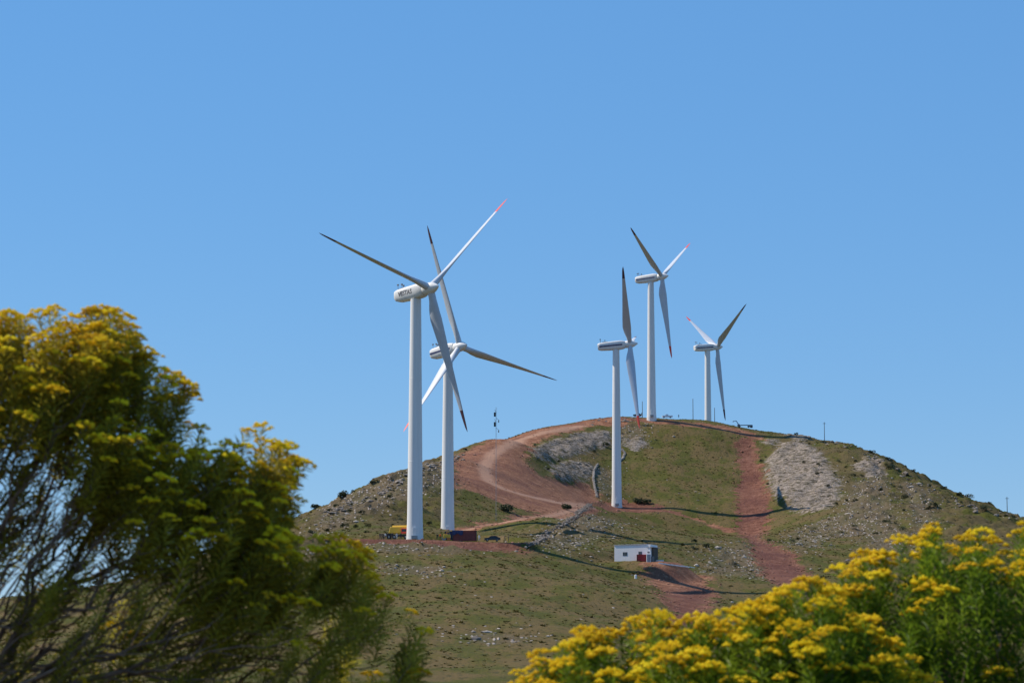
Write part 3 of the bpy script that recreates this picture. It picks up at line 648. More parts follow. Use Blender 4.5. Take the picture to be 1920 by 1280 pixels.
# people: one skinned figure each
def person(loc, face, label, mats, pose=0, group=None, hgt=1.74):
    me = bpy.data.meshes.new('person'); bm = bmesh.new(); s = hgt/1.74
    sp_ = .10+.05*(pose % 3); ar = .12+.1*(pose % 2); arm2 = (.16+.05*pose, .22*(pose % 2))
    J = dict(pel=(0, 0, .95, .13), w=(0, 0, 1.08, .12), ch=(0, .01, 1.32, .155), nk=(0, .0, 1.48, .06), hd0=(0, -.01, 1.56, .075), hd=(0, -.015, 1.64, .095), hd1=(0, 0, 1.71, .07),
             lh=(-.10, 0, .9, .095), lk=(-.10-sp_*.3, -.03, .50, .065), la=(-.10-sp_*.5, .02, .09, .045), lf=(-.11-sp_*.5, -.13, .04, .04),
             rh=(.10, 0, .9, .095), rk=(.10+sp_*.3, -.05, .50, .065), ra=(.10+sp_*.5, 0, .09, .045), rf=(.11+sp_*.5, -.15, .04, .04),
             ls=(-.20, 0, 1.42, .065), le=(-.25-ar*.3, .02, 1.14, .045), lw=(-.24-ar*.3, -.06-arm2[1], .90+arm2[1]*.8, .032), ld=(-.24-ar*.3, -.08-arm2[1], .82+arm2[1]*.8, .035),
             rs=(.20, 0, 1.42, .065), re=(.25+ar*.3, .02, 1.14, .045), rw=(.24+ar*.2, -.08, .90, .032), rd=(.24+ar*.2, -.10, .82, .035))
    E_ = 'pel-w w-ch ch-nk nk-hd0 hd0-hd hd-hd1 pel-lh lh-lk lk-la la-lf pel-rh rh-rk rk-ra ra-rf ch-ls ls-le le-lw lw-ld ch-rs rs-re re-rw rw-rd'.split()
    ks = list(J); vs = {k: bm.verts.new(tuple(c*s for c in J[k][:3])) for k in ks}
    for e in E_: a, b = e.split('-'); bm.edges.new((vs[a], vs[b]))
    bm.to_mesh(me); bm.free()
    tmp = bpy.data.objects.new('person', me); C.objects.link(tmp)
    md = tmp.modifiers.new('s', 'SKIN'); sk = me.skin_vertices[0].data
    for i, k in enumerate(ks): sk[i].radius = (J[k][3]*s, J[k][3]*s*(.75 if k in ('ch', 'w', 'pel') else 1))
    sk[0].use_root = True; tmp.modifiers.new('u', 'SUBSURF').levels = 1
    bpy.context.view_layer.update(); ev = tmp.evaluated_get(bpy.context.evaluated_depsgraph_get()); m2 = bpy.data.meshes.new_from_object(ev); bpy.data.objects.remove(tmp)
    m2.materials.clear()
    for q in (M['skin'], mats[0], mats[1], M['dark']): m2.materials.append(q)
    for f in m2.polygons:
        c = f.center/s; f.material_index = 0 if c.z > 1.52 else (0 if abs(c.x) > .2 and c.z < .9 and c.z > .7 else (1 if c.z > .98 or abs(c.x) > .215 and c.z > .8 else (2 if c.z > .12 else 3)))
        if c.z > 1.67: f.material_index = 3
        f.use_smooth = True
    o = bpy.data.objects.new('person', m2); C.objects.link(o); o.location = loc; o.rotation_euler = (0, 0, face)
    return tag(o, label, 'person', group)
DK = (M['cloth'], M['trous']); LT = (M['lite'], M['trous']); HV = (M['hivis'], M['cloth'])
PG = 'people standing on the turbine pad'
for px, pyb, d, f, lab, mt, po in [
    (712.5, 1010.5, 778, 40, 'person in dark clothes, leftmost of the group left of the yellow crane', DK, 0),
    (717.5, 1010.5, 780, 160, 'person in dark clothes second from the left in the group by the yellow crane', DK, 1),
    (722.5, 1010.8, 777, -30, 'person in a light shirt and dark trousers at the left end of the yellow crane', LT, 2),
    (726.5, 1010.5, 779, 200, 'person in dark clothes standing right against the crane\'s left wheels', DK, 1),
    (744.0, 1010.5, 778, 20, 'person in white standing in front of the middle of the yellow crane', (M['lite'], M['lite']), 0),
    (715.3, 1010.8, 776, 90, 'person in dark clothes between the two leftmost people of the group by the crane', DK, 2),
    (719.8, 1010.6, 776, -60, 'person in dark clothes right behind the one in the light shirt by the crane', DK, 0),
    (735.0, 1010.6, 777, 30, 'person in dark clothes in front of the left half of the yellow crane', DK, 1),
    (751.5, 1010.6, 777, 10, 'person in dark clothes between the white-clad person and the largest tower', DK, 2),
    (820.0, 1011.5, 784, 10, 'person in dark clothes just left of the small yellow roller', DK, 0),
    (825.5, 1011.5, 783, 150, 'person in an orange vest close beside the small yellow roller', HV, 1),
    (898.5, 1013.5, 784, 30, 'person all in white at the right end of the red container', (M['whitec'], M['lite']), 2),
    (946.5, 1015.0, 783, 90, 'person in dark clothes, left one of the pair right of the dark car', DK, 0),
    (953.5, 1015.0, 783, -90, 'person in dark clothes, right one of the pair right of the dark car', DK, 1)]:
    person(at(px, pyb, d), R(f), lab, mt, po, PG)
for px, pyb, d, lab, po in [(1272.5, 783, 1388, 'tiny dark figure standing alone on the crest between the two summit turbines', 0), (1203, 779.5, 1384, 'tiny dark figure on the crest just left of the summit turbine tower', 1)]:
    person(at(px, pyb, d)+Vector((0, 0, -.1)), 0, lab, DK, po, 'people on the crest')

# ------------------------------------------------------------------ masts and poles
p = ground(930, 975); top = at(929, 763, p.y)
ms = empty('measuring_mast', (p.x, p.y, p.z)); tag(ms, 'thin grey measuring mast with dark instrument boxes, rising over the winding dirt road', 'mast')
H = top.z-p.z; b = MB()
for k in range(3):
    q = 2*math.pi*k/3; b.tube([(.22*math.cos(q), .22*math.sin(q), -1), (.18*math.cos(q), .18*math.sin(q), H)], .035, 5)
for k in range(int(H/.6)):
    q = 2*math.pi*(k % 3)/3; q2 = q+2*math.pi/3; b.tube([(.2*math.cos(q), .2*math.sin(q), k*.6), (.2*math.cos(q2), .2*math.sin(q2), k*.6+.6)], .018, 4)
b.build('lattice', M['steel'], ms)
for z, hh in ((H-3.2, 2.6), (H-6.6, 2.8)):
    b = MB(); b.box(-.75, -.05, -.3, .3, z, z+hh*.55, bev=.12); b.tube([(0, 0, z+hh*.55), (-.5, 0, z+hh*.9)], .06, 5); b.build('instrument_box', M['dark'], ms)
    b = MB(); b.tube([(-.1, 0, z-.4), (1.0, 0, z-1.2)], .05, 5); b.box(.7, 1.05, -.2, .2, z-2.0, z-1.2, bev=.05); b.build('side_boom', M['steel'], ms)
for px, py0, py1, d, lab, arm in [(1299.5, 747, 789, 1398, 'thin dark pole on the crest midway between the two rightmost turbines', 0), (1340, 764, 791, 1396, 'short thin pole just right of the farthest turbine tower', 0),
                             (1204.5, 752, 782, 1395, 'short post left of the summit turbine tower', 0),
                             (1546, 791, 826, 1345, 'thin pole standing alone on the right shoulder of the hill', 1), (1888.5, 931, 955, 1168, 'small pole low on the far right skyline', 1)]:
    a = at(px, py1, d); t_ = at(px, py0, d); zb = gz(a.x, a.y)-.5; o = empty('pole', (a.x, a.y, zb)); tag(o, lab, 'pole', 'poles on the skyline'); h_ = t_.z-zb
    b = MB(); b.tube([(0, 0, 0), (0, 0, h_)], [.17, .12], 8); b.build('shaft', M['wood'], o)
    if arm: b = MB(); b.box(-.7, .7, -.08, .08, h_-.75, h_-.6); b.build('crossarm', M['wood'], o)

# ------------------------------------------------------------------ dry stone walls
def rock_verts(r, seed, sub=1):
    bm = bmesh.new(); bmesh.ops.create_icosphere(bm, subdivisions=sub, radius=1)
    rg = random.Random(seed); ax = (r*rg.uniform(.7, 1.4), r*rg.uniform(.7, 1.3), r*rg.uniform(.45, .95))
    V = [(v.co.x*ax[0]*rg.uniform(.75, 1.15), v.co.y*ax[1]*rg.uniform(.75, 1.15), v.co.z*ax[2]*rg.uniform(.75, 1.15)) for v in bm.verts]
    Fc = [[v.index for v in f.verts] for f in bm.faces]; bm.free(); return np.array(V), np.array(Fc)
def stone_mat(name, c0, c1):
    m, nt, b = new_mat(name); a = N(nt, 'ShaderNodeAttribute', attribute_name='tone'); f = noise(nt, 2.5, 5, .7, vec=geo_pos(nt))
    c = mix(nt, a.outputs['Fac'], c0, c1); c = mix(nt, mth(nt, 'MULTIPLY', sstep(nt, f, .45, .65), .5), c, (.10, .09, .07))
    nt.links.new(c, b.inputs['Base Color']); b.inputs['Roughness'].default_value = .95; b.inputs['Specular IOR Level'].default_value = .1; return m
M['stone'] = stone_mat('field_stone', (.16, .135, .115), (.44, .39, .345))
def scatter(name, templates, pos, scl, rotz, mat, tone=None, tilt=None, smooth=False):
    Vs = []; Fs = []; T = []; off = 0; ti = rng.integers(0, len(templates), len(pos))
    tone = rng.random(len(pos)) if tone is None else tone
    for k, (tv, tf) in enumerate(templates):
        sel = np.where(ti == k)[0]
        if not len(sel): continue
        c, s = np.cos(rotz[sel])[:, None], np.sin(rotz[sel])[:, None]; sc = np.broadcast_to(scl, (len(pos), 3))[sel] if np.ndim(scl) == 2 else np.repeat(np.asarray(scl)[sel][:, None], 3, 1)
        X = tv[None, :, 0]*sc[:, 0:1]; Y = tv[None, :, 1]*sc[:, 1:2]; Zz = tv[None, :, 2]*sc[:, 2:3]
        A_ = np.stack([X*c-Y*s, X*s+Y*c, Zz], -1)+pos[sel][:, None, :]
        Vs.append(A_.reshape(-1, 3)); m = len(tv)
        Fs.append((tf[None]+(np.arange(len(sel))*m)[:, None, None]+off).reshape(-1, tf.shape[1])); T.append(np.repeat(tone[sel], m)); off += m*len(sel)
    return mesh_np(name, np.concatenate(Vs), np.concatenate(Fs), mat, smooth=smooth, attrs=dict(tone=np.concatenate(T)))
RT = [rock_verts(1, i) for i in range(6)]
def stone_wall(path, label, wd=.7, hh=.9, step=.28, tone=None, jit=.14):
    W = wline(path, 10); seg = np.hypot(*np.diff(W, axis=0).T); L = np.concatenate([[0], np.cumsum(seg)]); P_ = []; S_ = []
    for l in np.arange(0, L[-1], step):
        x = np.interp(l, L, W[:, 0]); y = np.interp(l, L, W[:, 1])
        for lay in range(3):
            for q in range(2):
                P_.append((x+random.gauss(0, jit)+(q-.5)*wd*.5, y+random.gauss(0, jit)+(q-.5)*wd*.5, gz(x, y)+.12+lay*hh/3)); S_.append(random.uniform(.2, .4)*(1.1-lay*.2))
    P_ = np.array(P_); o = scatter('stone_wall', RT, P_, np.array(S_), rng.random(len(P_))*6.28, M['stone'], tone=None if tone is None else np.full(len(P_), tone)+rng.random(len(P_))*(.2 if tone > 0 else 1.0))
    return tag(o, label, 'stone wall', kind='thing')
stone_wall([(986, 1027), (996, 1021), (1001, 1019), (1018, 1011), (1030, 996), (1046, 990), (1060, 983), (1072, 972), (1080, 970), (1084, 962), (1096, 954), (1106, 946)], 'broken dry stone wall climbing from the pad edge to the winding road', wd=.8, hh=.6, step=.8, tone=-.25, jit=.6)
stone_wall([(1121, 871), (1114, 882), (1112, 898), (1115, 914), (1119, 932)], 'pale curved stone wall left of the mid-slope turbine', wd=.55, hh=.7, tone=.75)
stone_wall([(1166, 843), (1172, 850), (1168, 860), (1160, 866)], 'short pale stone wall just right of the mid-slope turbine tower', wd=.55, hh=.7, tone=.7)

# ------------------------------------------------------------------ loose stones, tussocks and hill bushes
def masked(att_, n, box, bias=None):
    out = []
    while len(out) < n:
        x = rng.uniform(box[0], box[1], 4000); y = rng.uniform(box[2], box[3], 4000); m = interp(att_, x, y)
        k = rng.random(4000) < m; out += list(zip(x[k], y[k]))
    return np.array(out[:n])
inview = (np.abs(GX/np.maximum(GY, 1)) < .185).astype(float)*(1-np.clip(dirt*1.4, 0, 1))
BX = (-190, 250, 500, 1440)
def scat_pos(att_, n, dz=0):
    p_ = masked(att_, n, BX); z = interp(Z, p_[:, 0], p_[:, 1]); return np.column_stack([p_, z+dz])
clump = np.clip(fbm(GX, GY, 26, 3, 71)*1.3+.25, .03, 1)
sp_ = scat_pos(inview*np.clip(stony*.7+.005+rock*.2+clump*.008, 0, 1), 3000); ss = rng.lognormal(-1.15, .45, len(sp_))
tag(scatter('rubble', RT, sp_, np.column_stack([ss*1.2, ss, ss*.8]), rng.random(len(sp_))*6.28, M['stone'], tone=rng.random(len(sp_))**.8), 'pale loose stones and boulders strewn over the turf', kind='stuff')
sky_p = []
for a_, b_, n_ in ((600, 870, 150), (1500, 1920, 90), (1080, 1200, 25)):
    for _ in range(n_):
        px_ = random.uniform(a_, b_); i_ = np.interp(px_, SX, SY); g_ = hit(px_, i_+random.uniform(-2, 10)); sky_p.append((g_[0], g_[1], gz(*g_)))
sky_p = np.array(sky_p); sk_ = rng.lognormal(-.55, .4, len(sky_p))
tag(scatter('boulders', RT, sky_p, np.column_stack([sk_*1.3, sk_, sk_*.75]), rng.random(len(sky_p))*6.28, M['stone'], tone=rng.random(len(sky_p))*.7), 'grey boulders breaking the skyline of the hill', kind='stuff')
db = scat_pos(np.clip((dirt > .3)*(dirt < .8)*.6+(dirt > .8)*.08, 0, 1)*(np.abs(GX/np.maximum(GY, 1)) < .185), 2600); ds = rng.lognormal(-1.35, .4, len(db))
def leaf_mat(name, c0, c1, c2, trans=.3, rough=.7):
    m, nt, b = new_mat(name); a = N(nt, 'ShaderNodeAttribute', attribute_name='tone'); c = ramp(nt, a.outputs['Fac'], [(0, c0), (.5, c1), (1, c2)])
    nt.links.new(c, b.inputs['Base Color']); b.inputs['Roughness'].default_value = rough; b.inputs['Specular IOR Level'].default_value = .25
    if trans:
        t = N(nt, 'ShaderNodeBsdfTranslucent'); nt.links.new(c, t.inputs[0]); ms_ = N(nt, 'ShaderNodeMixShader'); ms_.inputs[0].default_value = trans
        nt.links.new(b.outputs[0], ms_.inputs[1]); nt.links.new(t.outputs[0], ms_.inputs[2]); nt.links.new(ms_.outputs[0], nt.nodes['Material Output'].inputs[0])
    return m
M['clod'] = leaf_mat('soil_clods', (.12, .05, .035), (.22, .10, .07), (.33, .18, .13), 0, .95)
tag(scatter('soil_clods', RT, db, ds, rng.random(len(db))*6.28, M['clod']), 'clods of red soil along the cuttings', kind='stuff')
M['tuss'] = leaf_mat('tussock_grass', (.062, .056, .017), (.10, .086, .027), (.155, .125, .05), .35, .9)
def tuft(seed):
    rg = random.Random(seed); V = []; Fc = []
    for k in range(12):
        a = rg.uniform(0, 6.28); r = rg.uniform(.3, .9); h = rg.uniform(.45, 1.0); x, y = r*math.cos(a)*.4, r*math.sin(a)*.4; b = len(V)
        w_ = .28; px_, py_ = -math.sin(a)*w_, math.cos(a)*w_
        V += [(x-px_, y-py_, -.1), (x+px_, y+py_, -.1), (x+r*math.cos(a)*.6, y+r*math.sin(a)*.6, h)]; Fc.append((b, b+1, b+2))
    return np.array(V), np.array(Fc)
TT = [tuft(i) for i in range(5)]
tpz = scat_pos(inview*(clump*.4+.4)*(1-np.clip(rock*1.3, 0, 1)), 42000); ts = rng.lognormal(-1.0, .38, len(tpz))
tag(scatter('grass_tussocks', TT, tpz, np.column_stack([ts*1.3, ts*1.3, ts*.5]), rng.random(len(tpz))*6.28, M['tuss'], tone=np.clip(rng.normal(.4, .25, len(tpz)), 0, 1)), 'short tussocks of olive grass all over the hillside', kind='stuff')
M['scrub'] = leaf_mat('dark_scrub_leaves', (.020, .028, .010), (.035, .045, .015), (.06, .065, .025), .15)
def bush_verts(seed, nl=240):
    rg = random.Random(seed); V = []; Fc = []; lob = [(rg.uniform(-.6, .6), rg.uniform(-.6, .6), rg.uniform(.35, .8), rg.uniform(.35, .6)) for _ in range(6)]
    for k in range(nl):
        cx, cy, cz, r = lob[k % 6]; a = rg.uniform(0, 6.28); e = math.asin(rg.uniform(-.6, 1)); rr_ = r*rg.uniform(.75, 1.1)
        c = Vector((cx+rr_*math.cos(a)*math.cos(e), cy+rr_*math.sin(a)*math.cos(e), max(.03, cz+rr_*math.sin(e))))
        d = Vector((rg.gauss(0, 1), rg.gauss(0, 1), rg.gauss(0, 1))).normalized(); q = d.orthogonal().normalized(); w_ = .09; b = len(V)
        V += [c-d*.13, c+q*w_, c+d*.13, c-q*w_]; Fc.append((b, b+1, b+2, b+3))
    return np.array([tuple(v) for v in V]), np.array(Fc)
BT = [bush_verts(i) for i in range(5)]
sb = scat_pos(inview*np.clip(brown*.5*np.clip(fbm(GX, GY, 18, 3, 81)+.1, 0, 1)+np.clip(fbm(GX, GY, 30, 3, 91)-.6, 0, 1)*.6+np.clip((rock > .2)*(rock < .6), 0, 1)*.15, 0, 1), 520); sbs = rng.lognormal(-.15, .35, len(sb))
tag(scatter('scrub_undergrowth', BT, sb, sbs, rng.random(len(sb))*6.28, M['scrub']), 'low dark scrub scattered among the rocks of the hill', kind='stuff')
HB = [(591, 950, 1.8, 'dark bush at the lower left end of the skyline beside the tall shrub'), (645, 931, 2.2, 'dark rounded bush on the left skyline, larger of the two there'), (700, 906, 1.3, 'small dark bush on the left skyline nearest the largest tower'),
      (1634, 850, 1.7, 'dark bush at the top of the right skyline bend'), (1664, 862, 1.6, 'dark bush just below the right skyline bend'), (1797, 928, 1.4, 'small dark bush halfway down the right skyline'), (1712, 884, 1.2, 'small dark bush on the right skyline between two larger ones'),
      (1062, 955, 2.2, 'dark bush beside the lower edge of the winding road above the car'), (948, 958, 2.6, 'largest dark bush below the winding road next to the measuring mast foot'), (1196, 943, 2.6, 'dark bush on the red soil right of the mid-slope tower'), (1212, 944, 2.2, 'smaller dark bush right behind the mid-slope turbine pad')]
for i, (px, py, sz, lab) in enumerate(HB):
    g = ground(px, py); 
    V_, F_ = bush_verts(100+i, 520); o = empty('bush', (g.x, g.y, g.z-.1)); tag(o, lab, 'bush', 'dark bushes on the hill')
    mesh_np('foliage', V_*sz*np.array([1, 1, .8]), F_, M['scrub'], o, attrs=dict(tone=rng.random(len(V_))))
    b = MB()
    for k in range(5): a = k*1.3; b.tube([(0, 0, -.2), (math.cos(a)*sz*.35, math.sin(a)*sz*.35, sz*.45)], [.06*sz, .02*sz], 5)
    b.build('stems', M['wood'], o)

# ------------------------------------------------------------------ flowering shrubs close to the camera
M['leafn'] = leaf_mat('green_needle_leaves', (.20, .165, .028), (.40, .345, .038), (.58, .50, .055), .58, .5)
M['leafg'] = leaf_mat('bright_green_leaves', (.06, .12, .012), (.16, .25, .018), (.30, .38, .03), .5, .45)
M['flowerl'] = leaf_mat('lemon_florets', (.66, .42, .010), (.88, .66, .010), (.92, .80, .025), .42, .8)
M['flower'] = leaf_mat('yellow_florets', (.66, .42, .008), (.86, .62, .007), (.90, .74, .015), .35, .8)
M['bark'] = paint('grey_brown_bark', (.22, .135, .095), .9, .6, 30)
def sprig_template(seed, nleaf=60, L=.135, wide=.030):
    """leafy shoot along +Z, its tip at the origin; narrow leaves spread upwards around the stem"""
    rg = random.Random(seed); V = []; Fc = []
    for k in range(nleaf):
        t = k/nleaf; z = -L*t; a = k*2.399+rg.uniform(-.3, .3); ll = wide*rg.uniform(.75, 1.25)*(.8+.5*t if t < .7 else 1.1); up = rg.uniform(.55, .95)-.25*t
        d = Vector((math.cos(a), math.sin(a), up)).normalized(); s = Vector((-math.sin(a), math.cos(a), rg.uniform(-.4, .4))).normalized()*ll*.085
        p0 = Vector((0, 0, z)); p1 = p0+d*ll*.5+Vector((0, 0, ll*.06)); p2 = p0+d*ll+Vector((0, 0, -ll*.05)); b = len(V)
        V += [p0, p1-s, p2, p1+s]; Fc.append((b, b+1, b+2, b+3))
    return np.array([tuple(v) for v in V]), np.array(Fc)
def corymb_template(seed, nh=10, rad=.034):
    """flat-topped cluster: small domed heads, each of several floret bumps"""
    rg = random.Random(seed); V = []; Fc = []
    for h in range(nh):
        r = rad*math.sqrt((h+.5)/nh)*rg.uniform(.85, 1.15); a = h*2.399+rg.uniform(-.3, .3)
        hc = Vector((r*math.cos(a), r*math.sin(a), .012-.45*r*r/rad+rg.uniform(-.003, .004))); hr = rg.uniform(.0068, .0092)
        for k in range(7):
            if k == 0: c = hc+Vector((0, 0, hr*.45)); rr_ = hr*.62
            else: q = k*math.pi/3+h; c = hc+Vector((math.cos(q)*hr*.8, math.sin(q)*hr*.8, rg.uniform(-.0012, .0012))); rr_ = hr*.5
            b = len(V)
            V += [c+Vector(o)*rr_ for o in ((1, 0, 0), (0, 1, 0), (-1, 0, 0), (0, -1, 0), (0, 0, .95), (0, 0, -.8))]
            Fc += [(b+i, b+(i+1) % 4, b+4) for i in range(4)]+[(b+(i+1) % 4, b+i, b+5) for i in range(4)]
    return np.array([tuple(v) for v in V]), np.array(Fc)
def stalk_template(seed, nh=9, rad=.028):
    rg = random.Random(seed); V = []; Fc = []
    for h in range(nh):
        r = rad*math.sqrt((h+.5)/nh); a = h*2.399; p = Vector((r*math.cos(a), r*math.sin(a), .01)); q = Vector((0, 0, -.018)); s = Vector((-math.sin(a), math.cos(a), 0))*.0008; b = len(V)
        V += [q-s, q+s, p+s, p-s]; Fc.append((b, b+1, b+2, b+3))
    return np.array([tuple(v) for v in V]), np.array(Fc)
def orient_scatter(name, templates, pos, dirs, scl, mat, tone, parent, smooth=False):
    Vs = []; Fs = []; T = []; off = 0; ti = rng.integers(0, len(templates), len(pos))
    dz_ = dirs/np.linalg.norm(dirs, axis=1, keepdims=True); ref = np.tile([0., 1., 0.], (len(pos), 1))+rng.normal(0, .6, (len(pos), 3))
    dx_ = np.cross(ref, dz_); dx_ /= np.linalg.norm(dx_, axis=1, keepdims=True); dy_ = np.cross(dz_, dx_)
    for k, (tv, tf) in enumerate(templates):
        s_ = np.where(ti == k)[0]
        if not len(s_): continue
        q = (tv[None, :, 0:1]*dx_[s_][:, None]+tv[None, :, 1:2]*dy_[s_][:, None]+tv[None, :, 2:3]*dz_[s_][:, None])*scl[s_][:, None, None]+pos[s_][:, None]
        Vs.append(q.reshape(-1, 3)); m = len(tv); Fs.append((tf[None]+(np.arange(len(s_))*m)[:, None, None]+off).reshape(-1, tf.shape[1])); off += m*len(s_)
        T.append((tone[s_][:, None]+rng.normal(0, .16, (len(s_), m//4 if m % 4 == 0 else m)).repeat(4 if m % 4 == 0 else 1, 1)).ravel())
    return mesh_np(name, np.concatenate(Vs), np.concatenate(Fs), mat, parent, smooth, attrs=dict(tone=np.clip(np.concatenate(T), 0, 1)))
ST = [sprig_template(i) for i in range(6)]; CT = [corymb_template(i) for i in range(5)]; KT = [stalk_template(0)]

def poly_sd(P2, Q):
    """signed distance (inside positive) of points Q to polygon P2"""
    D = np.full(len(Q), 1e9); ins = np.zeros(len(Q), bool); m = len(P2)
    for i in range(m):
        a = P2[i]; b = P2[(i+1) % m]; d = b-a; t = np.clip(((Q-a)@d)/(d@d), 0, 1); D = np.minimum(D, np.linalg.norm(Q-a-t[:, None]*d, axis=1))
        if a[1] != b[1]: ins ^= ((a[1] > Q[:, 1]) != (b[1] > Q[:, 1])) & (Q[:, 0] < d[0]*(Q[:, 1]-a[1])/d[1]+a[0])
    return np.where(ins, D, -D)
def shrub(name, label, outline, dist, half, foot, fan, tips_n, band, inner_p, flower_p, dens_fn=None, up=.7, seed=1, alpha=.6, rough=.012, gap=0.0, band_w=1.0, fs=.82, lf='leafg', fm='flower', foot_n=5, group='yellow flowering shrubs near the camera'):
    """outline: crown silhouette as points on the plane at `dist`, in metres from the foot; the crown is rounded in depth"""
    global rng
    rng = np.random.default_rng(seed); rl_ = random.Random(seed)
    k = dist/F
    def pl(px, py): v = at(px, py, dist); return (v.x, v.z)
    O = np.array([pl(*q) for q in outline])-np.array([0, .055]); x0, z0 = O.min(0); x1, z1 = O.max(0)
    fx, fz = pl(*fan); root = empty(name, (foot, dist, 0)); tag(root, label, 'shrub', group)
    tips = []; sh = []
    while len(tips) < tips_n:
        Q = np.column_stack([rng.uniform(x0, x1, 3000), rng.uniform(z0, z1, 3000)]); sd = poly_sd(O, Q)+rough*fbm(Q[:, 0], Q[:, 1], .11, 3, seed)
        ok = (sd > .006)
        edge = np.minimum(np.abs(sd), 9)
        w_ = np.where(sd < band, band_w*np.clip(1+gap*2.6*fbm(Q[:, 0]+3, Q[:, 1], .085, 2, seed+5)-gap*.6, .04, 1), inner_p)
        if dens_fn is not None: w_ = w_*dens_fn(960+Q[:, 0]/k, HZ-(Q[:, 1]-EYE)/k, sd)
        ok &= rng.random(3000) < w_
        for q, s_ in zip(Q[ok], sd[ok]):
            h_ = half*math.sqrt(max(0, 1-(1-min(s_/(half*1.1), 1))**2)); u_ = rng.uniform(-1, 1); u_ = math.copysign(abs(u_)**.7, u_)
            tips.append((q[0], dist+h_*u_, q[1])); sh.append(s_)
            if len(tips) >= tips_n: break
    T = np.array(tips); sh = np.array(sh); c0 = np.array([fx, dist, fz])
    # branching: tips join the nearest node that lies nearer to the fan centre
    dcen = np.linalg.norm(T-c0, axis=1); order = np.argsort(dcen)
    nodes = [c0]; par = [-1]; rad_c = [0.0]
    NP = np.zeros((90000, 3)); ND = np.zeros(90000); PL = np.zeros(90000); NP[0] = c0; nn = 1; parent_i = [-1]; tipnode = np.zeros(len(T), int)
    ang = rng.uniform(0, 1, 14)
    for ti in order:
        t = T[ti]; d_ = np.linalg.norm(NP[:nn]-t, axis=1); r_ = ND[:nn]; dt = dcen[ti]
        rad_dir = (t-c0)/max(dt, 1e-6); vec = t-NP[:nn]; al = (vec@rad_dir)/np.maximum(d_, 1e-6)
        cost = d_+alpha*PL[:nn]+np.where(al > .86, 0, 5)
        j = int(np.argmin(cost)); seg = t-NP[j]; ln = np.linalg.norm(seg); ns = max(2, int(ln/.035))
        prev = j; bend = rng.normal(0, .02, 3)*min(1, ln/.2)+np.array([0, 0, -.10*ln*(1 if seg[2] > 0 else 0)])
        for s in range(1, ns+1):
            u_ = s/ns; p_ = NP[j]+seg*u_+bend*math.sin(math.pi*u_)+rng.normal(0, .0015, 3)*(s < ns)
            NP[nn] = p_; ND[nn] = np.linalg.norm(p_-c0); PL[nn] = PL[j]+ln*u_; parent_i.append(prev); prev = nn; nn += 1
        tipnode[ti] = prev
    cnt = np.zeros(nn); 
    for i in tipnode: cnt[i] += 1
    for i in range(nn-1, 0, -1): cnt[parent_i[i]] += cnt[i]
    rad = np.minimum(.0010*np.maximum(cnt, 1)**.40, .014)
    # twig mesh: five-sided prism per segment
    pi_ = np.array(parent_i[1:nn]); ci = np.arange(1, nn); A0 = NP[pi_]; A1 = NP[ci]; dv = A1-A0; dv /= np.linalg.norm(dv, axis=1, keepdims=True)+1e-9
    ref = np.where(np.abs(dv[:, 2:3]) < .9, np.array([[0, 0, 1.]]), np.array([[1., 0, 0]])); e1 = np.cross(dv, ref); e1 /= np.linalg.norm(e1, axis=1, keepdims=True); e2 = np.cross(dv, e1)
    q = np.arange(5)*2*math.pi/5; ring = e1[:, None]*np.cos(q)[None, :, None]+e2[:, None]*np.sin(q)[None, :, None]
    r0 = np.minimum(rad[pi_], rad[ci]*1.35)[:, None, None]; r1 = rad[ci][:, None, None]
    V = np.concatenate([A0[:, None]+ring*r0, A1[:, None]+ring*r1], 1); n_ = len(ci); bI = (np.arange(n_)*10)[:, None]
    Fq = np.concatenate([np.stack([bI[:, 0]+i, bI[:, 0]+(i+1) % 5, bI[:, 0]+5+(i+1) % 5, bI[:, 0]+5+i], -1) for i in range(5)])
    base = np.array([foot, dist, 0.])
    # main stems from the ground to the fan centre
    mb = MB()
    for s in range(foot_n):
        a = rl_.uniform(-.12, .12); b_ = rl_.uniform(-.12, .12); m1 = Vector((foot*.5+fx*.5+rl_.uniform(-.1, .1), dist+rl_.uniform(-.1, .1), fz*.5))
        P0 = Vector((foot+a, dist+b_, -.1)); P2 = Vector((fx, dist, fz)); ps = [P0*(1-t)**2+m1*2*t*(1-t)+P2*t*t for t in [i/10 for i in range(11)]]
        mb.tube([Vector(p)-Vector(base) for p in ps], [.022-.012*i/10 for i in range(11)], 7)
    off = len(mb.V); Vw = V.reshape(-1, 3)-base
    o = mesh_np('branches', np.concatenate([np.array(mb.V)+0.0, Vw]), [tuple(f) for f in mb.F]+[tuple(f) for f in (Fq+off).tolist()], M['bark'], root, True)
    # foliage
    tip = NP[tipnode]; par_ = NP[[parent_i[i] for i in tipnode]]; gd = tip-par_; gd /= np.linalg.norm(gd, axis=1, keepdims=True)+1e-9
    dirs = gd*(1-up)+np.array([0, 0, up])+rng.normal(0, .13, gd.shape)
    dirs /= np.linalg.norm(dirs, axis=1, keepdims=True)
    leafy = rng.random(len(T)) < np.clip(1.0-(sh-band*.9)/(band*.4), .13 if inner_p < .75 else 1, 1)
    top_ = tip+dirs*.05
    scl = rng.uniform(.75, 1.15, len(T)); tone = np.clip(rng.normal(.45, .2, len(T)), 0, 1)
    L0 = orient_scatter('foliage', ST, (top_-base)[leafy], dirs[leafy], scl[leafy], M[lf], tone[leafy], root)
    fp = leafy & (rng.random(len(T)) < flower_p(sh, tip))
    cen = top_+dirs*.012
    fd = dirs*.6+np.array([0, 0, .5]); fsz = rng.uniform(.65, 1.15, len(T))*fs
    tn = np.clip(rng.normal(.55, .22, len(T)), 0, 1)
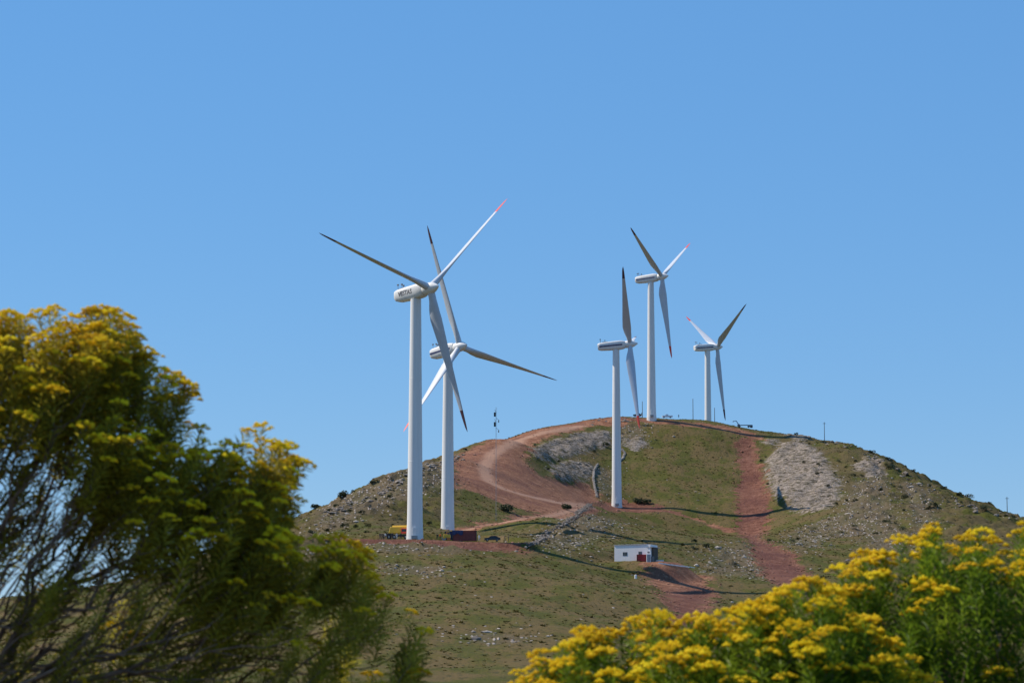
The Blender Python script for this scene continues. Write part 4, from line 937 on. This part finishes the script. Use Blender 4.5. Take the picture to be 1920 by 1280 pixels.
    f_ = orient_scatter('blossoms', CT, (cen-base)[fp], fd[fp], fsz[fp], M[fm], tn[fp], root)
    orient_scatter('flower_stalks', KT, (cen-base)[fp], fd[fp], fsz[fp], M[lf], tn[fp]*.6, root)
    return root

LO = [(-420, 700), (-250, 620), (-80, 590), (5, 585), (60, 592), (95, 582), (150, 592), (190, 584), (215, 592), (262, 622), (285, 650), (300, 655), (312, 690), (338, 722), (352, 765), (372, 808), (400, 800), (440, 792), (470, 800), (505, 808), (532, 838), (528, 872), (548, 925), (535, 965), (565, 985), (596, 975), (608, 990), (630, 1020), (668, 1052), (690, 1075), (725, 1110), (765, 1140), (800, 1190), (800, 1300), (760, 1440), (400, 1500), (-100, 1560), (-450, 1500)]
shrub('flowering_shrub', 'tall bare-stemmed shrub with yellow flower tufts filling the lower left corner', LO, 6.0, .25, -1.9, (-240, 1480), 3400, .20, .74,
      lambda s, t: np.clip(1.3-s/.36, .22, .95)*np.clip((t[:, 2]-1.58)/.35, .2, 1), up=.5, seed=11, alpha=.8, rough=.02, gap=.4, band_w=.68, fs=.66, lf='leafn', fm='flowerl', dens_fn=lambda px, py, sd: np.where(py < 1010, 1.0, np.where(px > 380, .85, .75)))
RO = [(1060, 1500), (960, 1300), (985, 1262), (1012, 1230), (1050, 1200), (1085, 1182), (1110, 1186), (1140, 1170), (1170, 1172), (1205, 1150), (1245, 1155), (1262, 1172), (1290, 1160), (1330, 1148), (1370, 1140), (1410, 1132), (1445, 1108), (1475, 1100), (1495, 1092), (1540, 1098), (1580, 1112), (1640, 1160), (1700, 1240), (1760, 1350), (1700, 1550), (1300, 1600)]
shrub('flowering_shrub', 'low dense shrub covered in yellow flowers along the bottom edge right of centre', RO, 5.6, .30, .45, (1420, 2350), 900, .5, 1.0,
      lambda s, t: np.clip(.95-s/.30, .26, .85), up=.75, seed=22, rough=.010, gap=.25)
RP = [(1480, 1500), (1500, 1250), (1530, 1130), (1560, 1095), (1590, 1052), (1625, 1045), (1650, 1038), (1665, 1010), (1700, 1000), (1725, 992), (1745, 1000), (1758, 978), (1785, 975), (1800, 990), (1830, 992), (1850, 1000), (1880, 984), (1910, 982), (1945, 975), (2000, 970), (2080, 985), (2180, 1060), (2260, 1200), (2250, 1500), (1900, 1700), (1600, 1650)]
shrub('flowering_shrub', 'taller leafy shrub with bright yellow flower heads filling the lower right corner', RP, 6.1, .36, 1.0, (1880, 2300), 1150, .5, .9,
      lambda s, t: np.clip(.95-s/.20, .12, .85), up=.8, seed=33, rough=.012, gap=.25)
